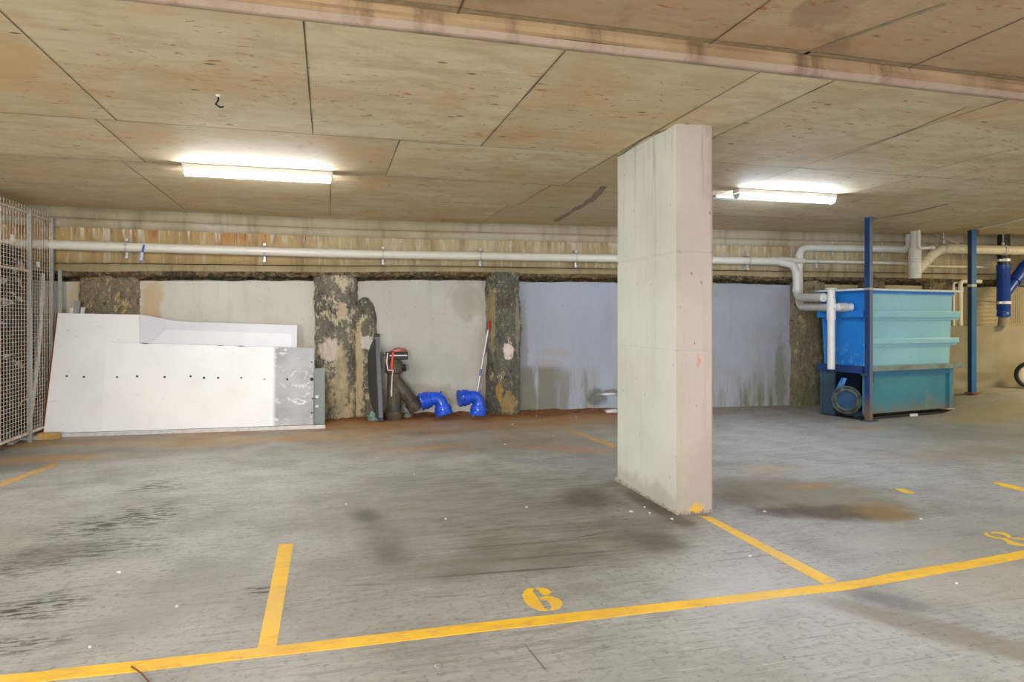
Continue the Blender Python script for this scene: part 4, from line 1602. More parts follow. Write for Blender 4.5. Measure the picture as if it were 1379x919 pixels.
# small pipes behind the right end of the tank
q1 = wl(1303, 379, 0.26)
q2 = wl(1292, 380, 0.26)
sm = thing('thin_pipe', (q2.x, q2.y, 1.15), 'small white bent pipe behind the right end of the blue tank', 'pipe')
b = B()
b.tube([(q1.x+0.25, q1.y, q1.z), q1, (q2.x+0.02, q2.y, q1.z), (q2.x+0.02, q2.y, 1.15)], 0.030, 14, fillet=0.08)
make('pipe_run', b, M['cream_pvc'], parent=sm, smooth=True)
b = B()
b.lathe((q2.x+0.02, q2.y, q1.z-0.13), (0, 0, 1), [(-0.03, 0.03), (-0.028, 0.037), (0.028, 0.037), (0.03, 0.03)], 14)
make('coupling', b, M['white_pvc'], parent=sm, smooth=True)
q3 = wl(1284, 381, 0.22)
sm2 = thing('thin_pipe', (q3.x, q3.y, 1.15), 'thin white pipe looped against the wall behind the right end of the tank', 'pipe')
b = B()
b.tube([(q3.x+0.18, q3.y+0.02, q3.z), (q3.x, q3.y, q3.z), (q3.x, q3.y, 1.15)], 0.017, 12, fillet=0.04)
make('pipe_run', b, M['white_pvc'], parent=sm2, smooth=True)
b = B()
b.lathe((q3.x, q3.y, q3.z-0.1), (0, 0, 1), [(-0.02, 0.017), (-0.018, 0.022), (0.018, 0.022), (0.02, 0.017)], 12)
make('coupling', b, M['white_pvc'], parent=sm2, smooth=True)

# conduit on the ceiling at the far right
a_, b_ = at_z(1317, 309, 2.487), at_z(1400, 290, 2.487)
b = B()
b.tube([a_, b_], 0.012, 10)
cc = thing('conduit', ((a_+b_)/2), 'thin pale conduit fixed under the ceiling at the far right', 'pipe')
make('pipe_run', b, M['white_pvc'], parent=cc, smooth=True)
for t in (0.1, 0.5, 0.85):
    c_ = a_.lerp(b_, t)
    b = B()
    b.box((c_.x, c_.y, 2.485), (0.03, 0.03, 0.03))
    make('saddle_clip', b, M['clip'], parent=cc)

# blue wye on the low wall
bq = at_d(1351.5, 438, 9.55)
bq.z = 1.15
BX, BY = bq.x, 7.68
bt = (BY)/ray(1351.5, 438).y
BX = ray(1351.5, 438).x*bt
blue = thing('standpipe', (BX, BY, 1.15), 'blue wye pipe standing on the low wall with a black pipe above it', 'pipe')


def bz(v): return CAMH-(v-HORIZ)/F*bt


b = B()
b.lathe((BX, BY, 1.15), (0, 0, 1), [(0, 0.075), (0.06, 0.07), (0.13, 0.065), (0.14, 0.05)], 20)
make('mortar_collar', b, simple('mortar', (150, 140, 116), 0.95, bump=0.6), parent=blue, smooth=True)
b = B()
b.lathe((BX, BY, bz(427)), (0, 0, 1), [(0, 0.082), (0.02, 0.088), (0.05, 0.088), (0.06, 0.082), (0.10, 0.082), (0.11, 0.09), (bz(365)-bz(427), 0.082), (bz(363)-bz(427), 0.092), (bz(357)-bz(427), 0.092)], 24)
make('lower_socket', b, M['blue_dull'], parent=blue, smooth=True)
b = B()
d_ = Vector((0.66, -0.02, 0.75)).normalized()
b.tube([(BX, BY, bz(400)), Vector((BX, BY, bz(400)))+d_*0.30, Vector((BX, BY, bz(400)))+d_*0.31, Vector((BX, BY, bz(400)))+d_*0.60, Vector((BX, BY, bz(400)))+d_*0.60+Vector((0.5, -0.03, 0.35))],
       [0.066, 0.066, 0.085, 0.085, 0.075], 20)
make('wye_branch', b, M['blue_dull'], parent=blue, smooth=True)
b = B()
b.tube([(BX, BY, bz(360)), (BX, BY, 2.50)], 0.078, 20)
make('upper_pipe', b, M['black_pipe'], parent=blue, smooth=True)
for v, mm in ((351, 'clip'), (408, 'white')):
    b = B()
    b.lathe((BX, BY, bz(v)), (0, 0, 1), [(-0.02, 0.084), (-0.02, 0.094), (0.02, 0.094), (0.02, 0.084)], 24, closed=True)
    b.box((BX-0.1, BY-0.03, bz(v)), (0.06, 0.02, 0.025))
    make('clamp_band', b, M[mm], parent=blue, smooth=True)
b = B()
b.tube([(BX-0.08, BY, bz(408)), (BX-0.27, BY+0.25, bz(404))], 0.007, 8)
make('stay_rod', b, M['galv'], parent=blue)

# wire panel and wheel at the far right edge
gx = at_d(1382, 430, 9.9)
cg = thing('mesh_panel', (gx.x, gx.y, 1.15), 'grey wire mesh panel behind the blue pipe at the right edge', 'mesh panel')
b = B()
w0, w1 = BX+0.13, BX+0.75
yy = BY+0.06
for k in range(15):
    x = w0+(w1-w0)*k/14
    b.bar((x, yy, 1.20), (x, yy, 1.82), 0.005, 0.005)
for k in range(13):
    z = 1.20+0.62*k/12
    b.bar((w0, yy, z), (w1, yy, z), 0.005, 0.005)
make('wire_mesh', b, M['galv'], parent=cg)
b = B()
b.bar((w0, yy, 1.15), (w0, yy, 2.35), 0.04, 0.04)
b.bar((w1, yy, 1.15), (w1, yy, 1.85), 0.04, 0.04)
make('frame', b, M['galv'], parent=cg)
q = at_d(1388.5, 499, 9.72)
hzw = floor_h(q.x, q.y)
whl = thing('wheel', (q.x, q.y, hzw), 'black rubber wheel with a pale hub at the right edge by the low wall', 'wheel')
axw = Vector((-0.72, -0.75, 0)).normalized()
rr_ = max(0.16, q.z-hzw)
rr_ = 0.2
zc = hzw+rr_
b = B()
b.lathe((q.x, q.y, zc), axw, [(-0.05, 0.155), (-0.055, 0.18), (-0.04, 0.197), (0, 0.2), (0.04, 0.197), (0.055, 0.18), (0.05, 0.155)], 30, closed=True)
make('tyre', b, M['tyre'], parent=whl, smooth=True)
b = B()
b.lathe((q.x, q.y, zc), axw, [(-0.045, 0.156), (0.03, 0.156), (0.045, 0.12), (0.03, 0.06), (0.055, 0.03), (0.06, 0.0)], 24)
make('hub', b, simple('cream_hub', (222, 212, 184), 0.5), parent=whl, smooth=True)
b = B()
b.bar((q.x, q.y, zc), (q.x+0.5, q.y+0.1, zc+0.2), 0.03, 0.03)
make('axle_arm', b, M['black'], parent=whl)

# ================================================================== LEANING SHEETS
BL = Vector((-3.02, 8.20, 0))
BR = Vector((-0.10, 8.06, 0))
du = (BR-BL).normalized()
dn = Vector((du.y, -du.x, 0))     # towards the camera
leanv = Vector((0, 0, 1))-dn*0.13
leanv.normalize()


def S(s, t, d=0.0, lean=1.0):
    """point on the leaning plane: s metres along the base, t metres up the sheet, d in front"""
    up_ = (Vector((0, 0, 1))-dn*0.13*lean).normalized()
    return BL+du*s+up_*t+dn*d


def s_of(u, v):
    """invert the picture position on the leaning plane"""
    r = ray(u, v)
    nrm = du.cross(leanv)
    k = (BL-Vector((0, 0, CAMH))).dot(nrm)/r.dot(nrm)
    p_ = Vector((0, 0, CAMH))+r*k-BL
    return p_.dot(du), p_.dot(leanv)


s0, _ = s_of(62, 575)
sA0, tA = s_of(78, 422)
sA1, _ = s_of(190, 440)
sC0, tC0 = s_of(147, 461)
sC1, tC1 = s_of(423, 469)
t0 = 0.035
# tall sheet
o_ = thing('leaning_sheet', S(sA0+0.5, 0, 0)+Vector((0, 0, 0)), 'tall white sheet leaning at the wall beside the wire cage', 'sheet', 'white sheets leaning on the wall')
b = B()
e0, e1 = s_of(188, 470), s_of(187, 424)
b.prism([S(s0-0.02, t0), S(e0[0]+0.04, t0), S(e0[0], e0[1]), S(e1[0], e1[1]), S(sA0, tA)], -dn*0.012)
make('panel', b, M['board'], parent=o_)
for u, v in ((90, 507), (113, 508)):
    s_, t_ = s_of(u, v)
    b = B()
    b.lathe(S(s_, t_, -0.001), dn, [(0, 0.012), (0.002, 0.012)], 12)
    make('screw_hole', b, M['hole_and_edge'], parent=o_)
b = B()
b.bar(S(s0-0.028, t0, -0.008), S(sA0-0.008, tA, -0.008), 0.012, 0.012)
make('wood_edge', b, simple('reddish_timber_edge', (150, 78, 40), 0.7), parent=o_)
# wide front sheet
o_ = thing('leaning_sheet', S((sC0+sC1)/2, 0, 0.02), 'wide low white sheet with a scuffed grey right end leaning in front', 'sheet', 'white sheets leaning on the wall')
sg, _ = s_of(369, 520)
cx_ = S(sg, 0.5, 0.02)
b = B()
b.prism([S(sC0-0.03, t0, 0.006), S(sC1, t0, 0.006), S(sC1, tC1, 0.006), S(sC0-0.03, tC0, 0.006)], -dn*0.005)
make('panel', b, scuffed_mat(cx_.x-o_.location.x), parent=o_)
for u, v, r_ in ((158, 508, .010), (185, 507, .012), (222, 508, .012), (257, 507, .012), (275, 509, .013), (294, 509, .012), (325, 509, .010), (356, 511, .008), (387, 511, .012), (420, 511, .020), (421, 537, .010), (420, 556, .010), (420, 488, .009)):
    s_, t_ = s_of(u, v)
    b = B()
    b.lathe(S(s_, t_, 0.0065), dn, [(0, r_), (0.002, r_)], 12)
    make('screw_hole', b, M['hole_and_edge'], parent=o_)
b = B()
top_, bot_ = [], []
for k in range(61):
    f_ = k/60
    s_ = sC0+0.02+(sC1-sC0-0.04)*f_
    t_ = tC0+(tC1-tC0)*f_
    top_.append(b.bm.verts.new(S(s_, t_+0.002, 0.0068)))
    bot_.append(b.bm.verts.new(S(s_, t_+0.001-0.02*max(0, nz(s_*9, 5)-0.12), 0.0068)))
for k in range(60):
    b.face([top_[k], bot_[k], bot_[k+1], top_[k+1]])
make('edge_shade_strip', b, M['hole_and_edge'], parent=o_)  # patchy dark strip paints the shadow along the sheet's top edge
# curled sheet behind
o_ = thing('leaning_sheet', S(1.6, 0, -0.04), 'pale lilac sheet with a curved top edge standing behind the wide white sheet', 'sheet', 'white sheets leaning on the wall')
pts = [s_of(u, v) for u, v in ((187, 424), (200, 425.5), (215, 428.5), (232, 432), (250, 434), (290, 435), (340, 436.5), (400, 438.5))]
b = B()
P = [S(pts[0][0]-0.1, 0.04, -0.03)]+[S(pts[-1][0]-0.02, 0.04, -0.03)]
P += [S(s_, t_, -0.03) for s_, t_ in pts[::-1]]+[S(pts[0][0]-0.1, pts[0][1], -0.03)]
b.prism(P, -dn*0.01)
make('panel', b, M['board_back'], parent=o_)
b = B()
q4 = [s_of(u, v) for u, v in ((203, 462), (222, 444), (392, 450), (392, 468))]
b.prism([S(s_, t_, -0.0295) for s_, t_ in q4], dn*0.003)
make('paler_area', b, M['board_pale'], parent=o_)
# grey green panel to the right
sD0, tD = s_of(423, 497)
sD1, _ = s_of(439, 497)
o_ = thing('metal_sheet', S(sD1-0.1, 0, -0.05), 'narrow grey-green metal panel showing at the right end of the white sheets', 'panel')
b = B()
b.prism([S(sD0-0.25, 0.03, -0.045, 0.6), S(sD1-0.012, 0.03, -0.045, 0.6), S(sD1-0.012, tD, -0.045, 0.6), S(sD0-0.25, tD, -0.045, 0.6)], -dn*0.03)
make('panel', b, M['green_grey'], parent=o_)
for v in (535, 548):
    s_, t_ = s_of(426, v)
    b = B()
    b.box(S(s_+0.005, t_, -0.035, 0.6), (0.035, 0.02, 0.03), bev=0.003)
    make('clip', b, M['white'], parent=o_)
# floor channel
pa, pb = fl(78, 589), fl(438, 577)
o_ = thing('metal_channel', ((pa+pb)/2), 'long white metal channel lying on the floor along the foot of the sheets', 'channel')
b = B()
dd = (pb-pa).normalized()
nn = Vector((dd.y, -dd.x, 0))
b.bar(pa+Vector((0, 0, 0.006))-nn*0.04, pb+Vector((0, 0, 0.006))-nn*0.04, 0.11, 0.012)
make('base_strip', b, M['alu'], parent=o_)
b = B()
b.bar(pa+Vector((0, 0, 0.022))+nn*0.010, pb+Vector((0, 0, 0.022))+nn*0.010, 0.006, 0.038)
make('front_flange', b, M['alu'], parent=o_)
# blocks at the left foot
q = fl(66, 592)
b = B()
b.box((q.x, q.y, 0.034), (0.18, 0.09, 0.066), rz=-0.05, bev=0.004)
tag(make('timber_block', b, M['wood']), 'yellowish timber block at the left foot of the sheets', 'block')
q = fl(42, 592)
b = B()
b.box((q.x, q.y, 0.018), (0.22, 0.12, 0.034), rz=-0.1, bev=0.004)
tag(make('white_offcut', b, M['white']), 'flat white offcut on the floor beside the timber block', 'offcut')
q = fl(50, 586)
b = B()
b.box((q.x, q.y, 0.03), (0.10, 0.10, 0.056), rz=0.2, bev=0.006)
tag(make('grey_offcut', b, M['galv']), 'small grey block tucked behind the flat white offcut', 'offcut')
a_, b_ = fl(14, 600), fl(26, 592)
b = B()
b.bar(a_+Vector((0, 0, .012)), b_+Vector((0, 0, .014)), 0.05, 0.02, bev=0.004)
tag(make('pale_strip', b, M['foam']), 'short pale strip lying on the floor at the foot of the wire cage', 'offcut')
a_, b_ = fl(-15, 604), fl(12, 597)
b = B()
b.tube([a_+Vector((-.3, -.05, .022)), a_+Vector((0, 0, .022)), (a_+b_)/2+Vector((0, .01, .024)), b_+Vector((0, 0, .022))], 0.022, 12)
tag(make('hose_end', b, M['green_hose'], smooth=True), 'end of a green hose on the floor at the left edge', 'hose')
# metal studs standing behind the tall sheet
for (u0, u1, vt, mm, lab, dd_) in ((95, 103, 405, 'galv', 'tallest grey metal stud sticking up behind the tall white sheet', -0.05), (89.5, 94.5, 415, 'white', 'white strip end just left of the grey metal stud above the sheet', -0.04), (104, 109, 414, 'alu', 'pale metal strip end just right of the grey metal stud above the sheet', -0.04)):
    sa, ta = s_of(u0+3, vt)
    sb, _ = s_of(u1+3, vt)
    b = B()
    A0, A1 = S(sa-0.05, 0.03, dd_), S(sa, ta, dd_)
    w = sb-sa
    b.prism([A0, A0+du*w, A1+du*w, A1], -dn*0.02)
    if mm == 'galv':
        b.prism([A0-dn*0.0, A0+du*0.008, A1+du*0.008, A1], dn*0.012)
        b.prism([A0+du*(w-0.008), A0+du*w, A1+du*w, A1+du*(w-0.008)], dn*0.012)
    tag(make('metal_stud', b, M[mm]), lab, 'stud')

# ================================================================== WIRE CAGE
GX = -2.93
cage = thing('wire_cage', (GX, 7.2, 0), 'tall grey wire mesh cage front at the left edge, full of wrapped goods', 'cage')
b = B()
GZ0, GZ1 = 0.10, 2.36
ycs = [5.6, 6.45, 7.16, 7.86, 8.44]
y = 5.62
while y < 8.44:
    b.bar((GX, y, GZ0), (GX, y, GZ1+0.03), 0.0045, 0.0045)
    y += 0.063
z = GZ0
while z < 1.98:
    b.bar((GX-0.004, 5.6, z), (GX-0.004, 8.44, z), 0.003, 0.003)
    z += 0.037
make('wire_mesh', b, M['wire'], parent=cage)
for y in (5.6, 6.7, 7.86, 8.42):
    b = B()
    b.box((GX+0.012, y, (GZ1)/2), (0.034, 0.036, GZ1), bev=0.003)
    for k in range(44):
        pass
    po = make('corner_post', b, M['galv'], parent=cage)
for z, w in ((GZ0, 0.03), (2.32, 0.022), (1.74, 0.022)):
    b = B()
    b.bar((GX+0.004, 5.6, z), (GX+0.004, 7.84 if z > 1.7 and z < 2 else 8.44, z), w, w*0.8)
    make('rail', b, M['wire'], parent=cage)
for (y, z) in ((7.48, 2.03), (8.06, 1.82)):
    b = B()
    b.box((GX+0.012, y, z), (0.006, 0.075, 0.06))
    make('tag_plate', b, M['foam'], parent=cage)

# wrapped goods in the cage


def bundle(c, s, seed, label, taper=0.1):
    b = B()
    tmp = bmesh.new()
    bmesh.ops.create_cube(tmp, size=1.0)
    bmesh.ops.subdivide_edges(tmp, edges=list(tmp.edges), cuts=22, use_grid_fill=True)
    for v in tmp.verts:
        q = v.co*2
        r_ = (abs(q.x)**6+abs(q.y)**6+abs(q.z)**6)**(1/6)
        q = q/max(r_, 1e-6)*max(abs(q.x), abs(q.y), abs(q.z))
        k = 1-taper*(q.z*0.5+0.5)
        p_ = Vector((q.x*s[0]/2*k, q.y*s[1]/2*k, (q.z*0.5+0.5)*s[2]))
        nn_ = Vector((q.x, q.y, q.z)).normalized()
        am = 0.05*nz(p_.x*3+seed, p_.y*3, p_.z*3.5)+0.035*nz(p_.x*9+seed, p_.y*9, p_.z*7)-0.025*abs(nz(p_.x*5+seed, p_.y*5, p_.z*14))
        p_ += Vector((nn_.x, nn_.y, nn_.z*(0.3 if q.z > -0.9 else 0)))*am
        v.co = p_+Vector(c)
    b.merge(tmp)
    o = make('wrapped_bundle', b, M['wrap'], smooth=True, autosm=70)
    return tag(o, label, 'bundle', 'plastic wrapped goods in the cage')


bundle((-3.53, 8.02, 0.02), (1.02, 0.90, 2.03), 3.3, 'crinkled dark plastic wrapped stack in the cage next to the back wall')
bundle((-3.53, 7.17, 0.02), (1.0, 0.74, 2.04), 9.1, 'crinkled dark plastic wrapped stack at the left edge inside the cage')
bundle((-3.53, 6.36, 0.02), (0.98, 0.74, 1.9), 14.7, 'dark plastic wrapped stack nearest the camera inside the cage')
# white foam strip leaning inside the cage
b = B()
pts = [(-2.975, 7.99, 0.03), (-2.97, 8.03, 0.3), (-2.97, 8.16, 0.7), (-2.97, 8.26, 1.2), (-2.97, 8.32, 1.74)]
P = [Vector(p_) for p_ in pts]
P = round_path(P, 0.2, 5)
b.tube(P, [0.022+0.010*nz(i*0.7, 3) for i in range(len(P))], 8)
tag(make('foam_strip', b, M['foam'], smooth=True), 'crumpled white foam strip leaning inside the right end of the cage', 'foam strip')
b = B()
b.box((GX+0.075, 8.47, 0.9), (0.035, 0.03, 1.8), bev=0.003)
tag(make('upright_channel', b, M['galv']), 'thin upright grey channel against the wall just right of the cage', 'channel')

# ================================================================== OBJECTS AGAINST THE WALL
# dark leaning table leaf --------------------------------------------
f0 = at_d(513, 565.5, 8.20)
f0.z = 0
t0_ = at_d(508, 450, 8.36)
leaf = thing('table_leaf', (f0.x, f0.y, 0), 'dark grey rounded board stood on edge by the rough pier', 'board')
b = B()
b.bar((f0.x, f0.y, 0.0), t0_, 0.055, 0.05, up=(0, 1, 0), bev=0.006)
make('edge_bar', b, M['steel_dark'], parent=leaf)
for (k0, k1) in ((-0.005, 0.045), (0.965, 1.0)):
    b = B()
    A, Bq = Vector((f0.x, f0.y, 0)), t0_
    b.bar(A.lerp(Bq, max(0, k0)), A.lerp(Bq, k1), 0.062, 0.057, up=(0, 1, 0), bev=0.006)
    make('end_cap', b, M['black'], parent=leaf)
b = B()
A = Vector((f0.x-0.02, f0.y+0.01, 0.02))
C = Vector((t0_.x-0.02, t0_.y+0.01, t0_.z-0.06))
view = Vector((f0.x, f0.y, 0)).normalized()
dirp = (view*0.90+Vector((-view.y, view.x, 0))*0.34).normalized()   # away and to the left
poly = []
for k in range(25):
    t = k/24
    bow = (1-abs(2*t-1)**3.2)
    poly.append(A.lerp(C, t)+dirp*(0.28*bow))
poly2 = [A.copy(), C.copy()]
thick = Vector((-dirp.y, dirp.x, 0))*0.022
b.prism([A]+poly[1:-1]+[C], thick)
make('board', b, M['charcoal'], parent=leaf)

# dark wye pipe --------------------------------------------------------
yb = at_z(530.5, 562, 0)
yb.y = min(yb.y, wy(yb.x)-0.32)
k_ = yb.y/ray(530.5, 562).y
yb = Vector((ray(530.5, 562).x*k_, yb.y, 0))
px = k_/F      # metres per pixel there
R = 10.0*px
wye = thing('wye_pipe', yb, 'dirty dark upside-down wye pipe fitting standing on the floor at the wall', 'pipe fitting')
b = B()
H = 62*px
b.lathe(yb, (0, 0, 1), [(0, R*1.13), (0.005, R*1.16), (0.10, R*1.16), (0.112, R*0.98), (H*0.55, R*0.98), (H-0.02, R*0.9), (H, R*0.95), (H+0.17, R*0.95), (H+0.17, R*0.8), (H, R*0.75)], 26)
make('main_barrel', b, M['dark_pipe'], parent=wye, smooth=True)
b = B()
b.lathe(yb+Vector((0, 0, H)), (0, 0, 1), [(0, R*1.0), (0.01, R*1.2), (0.13, R*1.2), (0.14, R*1.0)], 26)
make('top_socket', b, M['dark_pipe'], parent=wye, smooth=True)
s1 = Vector((yb.x, yb.y, 0.50))
s2 = Vector((yb.x+30*px, yb.y-0.02, 0.145))
b = B()
b.tube([s1, s2], R*0.90, 22)
make('branch', b, M['dark_pipe'], parent=wye, smooth=True)
dd = (s2-s1).normalized()
b = B()
b.lathe(s2, dd, [(-0.11, R*0.88), (-0.10, R*1.14), (0.02, R*1.16), (0.03, R*0.9), (-0.04, R*0.8)], 24)
make('branch_socket', b, M['dark_pipe'], parent=wye, smooth=True)
b = B()
b.lathe(yb+Vector((R*1.05, -0.02, H+0.065)), (1, 0, 0), [(-0.02, 0.045), (0.045, 0.045), (0.05, 0.03)], 8)
make('side_clamp', b, M['black'], parent=wye)
top = yb+Vector((0, 0, H+0.17))
# box on top
cb = thing('black_box', top+Vector((0.03, 0, 0)), 'black plastic box with a pale stripe resting on top of the dark wye pipe', 'box')
cc_ = top+Vector((0.035, -0.01, 0.05))
b = B()
b.box(cc_, (28*px, 0.20, 0.098), bev=0.008)
make('case', b, M['black'], parent=cb)
b = B()
b.box(cc_+Vector((0.01, -0.101, 0.005)), (23*px, 0.006, 0.014))
make('pale_stripe', b, M['case'], parent=cb)
b = B()
b.box(cc_+Vector((-14*px-0.02, -0.03, 0.01)), (0.05, 0.03, 0.022))
make('tab', b, M['black'], parent=cb)
# pink cloth
b = B()
cl = cc_+Vector((0.03, 0, 0.05))


def cloth(s, t):
    x = (s-0.5)*0.20
    y = (t-0.5)*0.18
    e = max(abs(s-0.5), abs(t-0.5))*2
    return cl+Vector((x, y, (0.068*(1-e**2)*(0.55+0.8*abs(nz(s*4, t*4, 2)))+0.002)))


b.grid(cloth, 22, 22)
tag(make('cloth', b, M['pink'], smooth=True), 'crumpled dusty pink cloth on top of the black box', 'cloth')
# red strap and white cable


def ribbon(name, pts, w, mat, label, cat, th=0.004):
    b = B()
    P = round_path([Vector(p_) for p_ in pts], 0.05, 5)
    side = Vector((1, -0.2, 0)).normalized()*w/2
    fr = Vector((0, -th, 0))
    for i in range(len(P)-1):
        b.prism([P[i]-side, P[i]+side, P[i+1]+side, P[i+1]-side], Vector((0, -th, th*0.3)))
    return tag(make(name, b, mat), label, cat)


ff = cc_.y-0.105
ribbon('strap', [(cc_.x-0.12, cc_.y+0.02, cc_.z+0.054), (cc_.x-0.06, ff+0.03, cc_.z+0.058), (cc_.x-0.055, ff-0.012, cc_.z+0.045), (cc_.x-0.07, ff-0.014, cc_.z-0.06), (cc_.x-0.075, ff-0.01, cc_.z-0.15), (cc_.x-0.05, ff-0.01, cc_.z-0.205)], 0.024, M['red'], 'bright red strap hanging over the front of the black box', 'strap')
b = B()
P = [(cc_.x-0.11, cc_.y-0.02, cc_.z+0.056), (cc_.x-0.125, ff-0.012, cc_.z+0.03), (cc_.x-0.135, ff-0.012, cc_.z-0.08), (cc_.x-0.12, ff-0.015, cc_.z-0.17), (cc_.x-0.06, ff-0.03, cc_.z-0.175), (cc_.x-0.07, ff-0.02, cc_.z-0.25), (cc_.x-0.075, yb.y-R-0.012, cc_.z-0.44), (cc_.x-0.075, yb.y-R-0.012, cc_.z-0.50)]
b.tube(P, [0.008, 0.008, 0.008, 0.009, 0.009, 0.006, 0.010, 0.010], 8, fillet=0.0)
tag(make('cable', b, M['white'], smooth=True), 'white cable dangling from the black box down the dark wye pipe', 'cable')

# blue bends -----------------------------------------------------------


def bend(name, base_uv, d, pts_uv, rpx, label):
    """elbow drawn through picture points at distance d"""
    sc = d/F
    P = [at_d(u, v, d+k) for (u, v, k) in pts_uv]
    t = thing(name, Vector((P[-1].x, P[-1].y, 0)), label, 'pipe bend', 'blue pipe bends on the floor')
    path = round_path(P, 0.16, 10)
    r = rpx*sc
    b = B()
    b.tube(path, r*0.84, 26)
    make('elbow', b, M['blue_gloss'], parent=t, smooth=True)
    for (pt, nx, ln) in ((path[0], path[1], 0.12), (path[-1], path[-2], 0.11)):
        ax = (nx-pt).normalized()
        b = B()
        b.lathe(pt, ax, [(-0.004, r*0.80), (-0.004, r*1.12), (0.012, r*1.15), (0.024, r*1.08), (0.05, r*1.06), (0.056, r*1.13), (0.078, r*1.13), (0.084, r*1.05), (ln, r*1.03), (ln+0.012, r*0.86), (ln+0.0, r*0.78)], 30, closed=True)
        make('socket_collar', b, M['blue_gloss'], parent=t, smooth=True, autosm=35)
        b = B()
        b.lathe(pt+ax*0.03, -ax, [(0, r*0.79), (0.002, r*0.79)], 24)
        make('bore', b, simple('dark_bore', (14, 22, 48), 0.7), parent=t)
    mid_ = path[len(path)//2]
    b = B()
    b.lathe(mid_+Vector((0.03, 0, r*0.78)), (0.5, 0, 0.85), [(0, 0.012), (0.025, 0.012), (0.03, 0.006)], 10)
    make('lug', b, M['blue_gloss'], parent=t)
    return t


dB = 8.35
bend('pipe_bend', None, dB, ((566.5, 541.5, -0.03), (592, 534, 0.02), (598.5, 558.5, 0.0)), 10.5, 'glossy blue pipe bend leaning against the branch of the dark wye pipe')
bend('pipe_bend', None, dB+0.02, ((618, 537, -0.06), (645, 533.5, 0.03), (643.5, 559.5, 0.0)), 10.0, 'glossy blue pipe bend on the floor in front of the red-gripped pole')

# pole ------------------------------------------------------------------
b0 = at_d(637, 557, 8.68)
b0.z = 0.0
b1 = wl(659.5, 432, 0.16)
pole = thing('broom_pole', (b0.x, b0.y, 0), 'thin silver pole with a red grip leaning against the dark pier', 'pole')
g = b0.lerp(b1, 0.90)
b = B()
b.tube([b0, b0.lerp(b1, 0.91)], 0.012, 12)
make('shaft', b, M['pole'], parent=pole, smooth=True)
b = B()
b.tube([g, b0.lerp(b1, 0.93), b0.lerp(b1, 0.99), b1], [0.015, 0.019, 0.018, 0.010], 12)
make('grip', b, M['grip'], parent=pole, smooth=True)
b = B()
b.tube([b0.lerp(b1, 0.42), b0.lerp(b1, 0.49)], 0.0165, 12)
make('joint_sleeve', b, simple('violet_sleeve', (120, 120, 186), 0.5), parent=pole, smooth=True)

# rags and small things ------------------------------------------------


def lump(name, uv, size, mat, label, cat, seed):
    q = fl(*uv)
    q.y = min(q.y, wy(q.x)-0.15)
    b = B()
    tmp = bmesh.new()
    bmesh.ops.create_icosphere(tmp, subdivisions=4, radius=1)
    for v in tmp.verts:
        n_ = 1+0.35*nz(v.co.x*2.4+seed, v.co.y*2.4, v.co.z*2.4)+0.15*nz(v.co.x*6+seed, v.co.y*6, v.co.z*6)
        v.co = Vector((v.co.x*size[0]*n_, v.co.y*size[1]*n_, max(-0.02, v.co.z)*size[2]*n_))+Vector((q.x, q.y, 0.002+size[2]*0.02))
    b.merge(tmp)
    return tag(make(name, b, mat, smooth=True, autosm=80), label, cat)


lump('rag', (504, 566), (0.08, 0.06, 0.10), M['rag'], 'crumpled pale teal rag at the foot of the dark grey board', 'rag', 2.0)
lump('rubble_lump', (549, 562), (0.06, 0.05, 0.05), simple('pale_rubble', (150, 146, 130), 0.9, vary=0.4), 'pale lump of rubble under the branch of the dark wye pipe', 'rubble', 5.0)
q = fl(824, 556)
b = B()
b.box((q.x-0.01, q.y, 0.022), (0.16, 0.06, 0.04), rz=0.05, bev=0.006)
tag(make('white_offcut', b, M['white']), 'short white offcut on the floor by the wall just left of the pillar', 'offcut')
# clay washed up at the wall foot
b = B()


def mound(s, t):
    x = -0.1+4.2*s
    k = (0.25+0.12*nz(x*1.6, 3))*sstep(s*14)*sstep((1-s)*8)+0.03
    d = k*(1-t)
    h_ = (0.035+0.02*nz(x*3, 1))*sstep(t)*sstep(s*14)*sstep((1-s)*8)
    return Vector((x, wy(x)-d+0.02, max(-0.004, h_+0.012*nz(x*11, t*5)*t-0.003)))


b.grid(mound, 240, 14)
o = make('clay', b, M['dirt'], smooth=True, origin=ZERO)
o['kind'] = 'stuff'
tag(o, 'rusty clay washed up along the foot of the back wall', 'dirt')
# scraps on the floor
b = B()
random.seed(11)
for (u, v) in ((709, 684), (722, 541+20), (466, 680), (558, 640), (160, 772), (238, 818), (121, 873), (680, 599), (690, 572), (776, 562), (1288, 787), (1010, 750), (745, 588), (820, 590), (1240, 700), (1030, 690), (905, 700), (600, 700),
               (1000, 548+3), (850, 690), (868, 684), (875, 692)):
    q = fl(u, v)
    r_ = 0.004+0.007*random.random()
    b.box((q.x, q.y, q.z+0.004), (r_*2.2, r_*1.3, 0.007), rz=random.random()*3)
o = make('litter', b, M['scrap'], origin=ZERO)
o['kind'] = 'stuff'
tag(o, 'tiny pale scraps scattered over the concrete floor', 'litter')
a_, b_ = fl(177, 901), fl(200, 921)
b = B()
b.tube([a_+Vector((0, 0, .008)), (a_+b_)/2+Vector((0.004, 0, .010)), b_+Vector((0, 0, .006))], 0.0028, 8)
tag(make('stick', b, M['twig'], smooth=True), 'thin brown stick lying across the yellow line at the lower left', 'stick')
q = fl(590, 899)
b = B()
b.lathe((q.x, q.y, 0), (0, 0, 1), [(0.0, 0.014), (0.006, 0.014), (0.008, 0.011), (0.008, 0.006), (0.003, 0.005)], 16)
tag(make('floor_bolt', b, M['galv'], smooth=True), 'small round metal bolt set in the floor at the bottom centre', 'bolt')

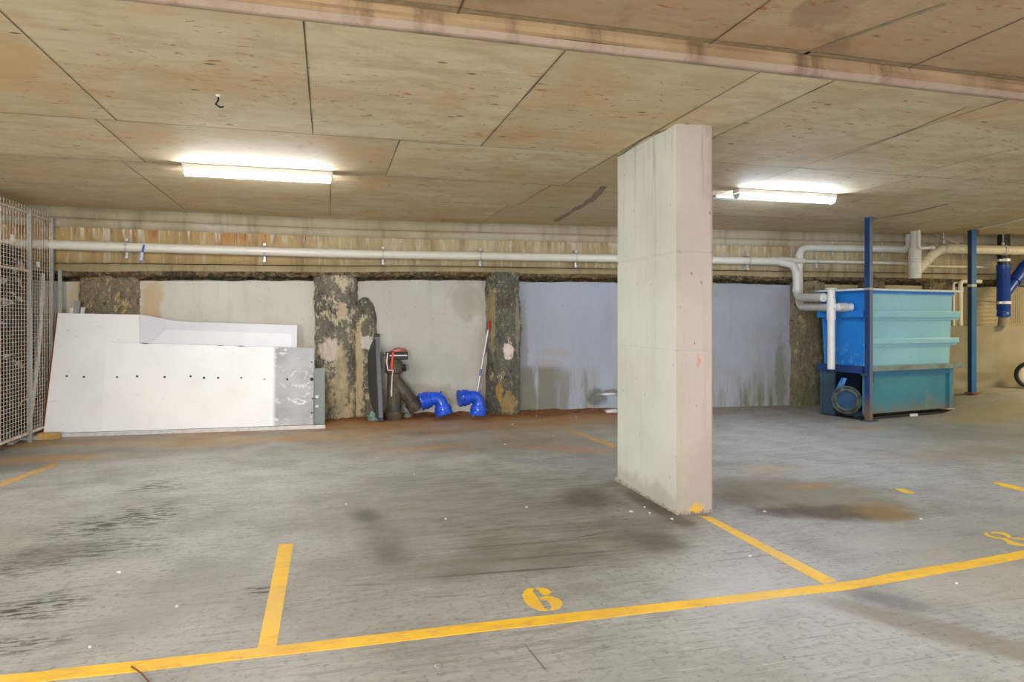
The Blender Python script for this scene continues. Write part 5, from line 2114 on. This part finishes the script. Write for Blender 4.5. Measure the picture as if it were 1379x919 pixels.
# ================================================================== LIGHT
w = bpy.data.worlds.new('world')
SC.world = w
w.use_nodes = True
bg = w.node_tree.nodes['Background']
bg.inputs[0].default_value = (0.97, 0.985, 1.0, 1)
bg.inputs[1].default_value = 1.0


def area(name, loc, sx, sy, power, rgb, rot=(0, 0, 0)):
    l = bpy.data.lights.new(name, 'AREA')
    l.shape = 'RECTANGLE'
    l.size, l.size_y = sx, sy
    l.energy = power
    l.color = rgb
    o = bpy.data.objects.new(name, l)
    COL.objects.link(o)
    o.location = loc
    o.rotation_euler = rot
    return o


area('unseen_strip_lamp', (-2.2, 1.0, 2.55), 1.2, 0.1, 34, (0.95, 0.98, 1.0))  # fill lamp added out of view, no fixture modelled
area('unseen_strip_lamp', (2.2, 1.2, 2.55), 1.2, 0.1, 20, (0.85, 0.92, 1.0))  # second added fill, cool tinted and out of view
area('unseen_strip_lamp', (6.0, 2.0, 2.55), 1.2, 0.1, 26, (0.98, 0.98, 1.0))  # third added fill, out of view on the right
area('unseen_strip_lamp', (10.6, 5.9, 2.42), 1.2, 0.1, 45, (1.0, 0.80, 0.40))
area('unseen_strip_lamp', (-5.0, 5.2, 2.42), 1.2, 0.1, 75, (1, 0.96, 0.9))  # added fill out of view, brightens the pillar's left face

cy_ = SC.cycles
cy_.max_bounces = 7
cy_.diffuse_bounces = 5
cy_.glossy_bounces = 2
cy_.transmission_bounces = 1
cy_.caustics_reflective = False
cy_.caustics_refractive = False
pl = bpy.data.lights.new('added_fill_lamp', 'POINT')  # unseen point lamp added behind the camera to fill ceiling and walls
pl.energy = 430
pl.color = (1.0, 0.985, 0.96)
pl.shadow_soft_size = 0.45
plo = bpy.data.objects.new('added_fill_lamp', pl)
COL.objects.link(plo)
plo.location = (-1.5, -2.8, 1.35)

SC.view_settings.view_transform = 'Standard'
SC.view_settings.look = 'None'
SC.view_settings.exposure = 1.12
SC.view_settings.gamma = 1
SC.view_settings.use_curve_mapping = False

for o in bpy.data.objects:
    if '_o' in o:
        del o['_o']
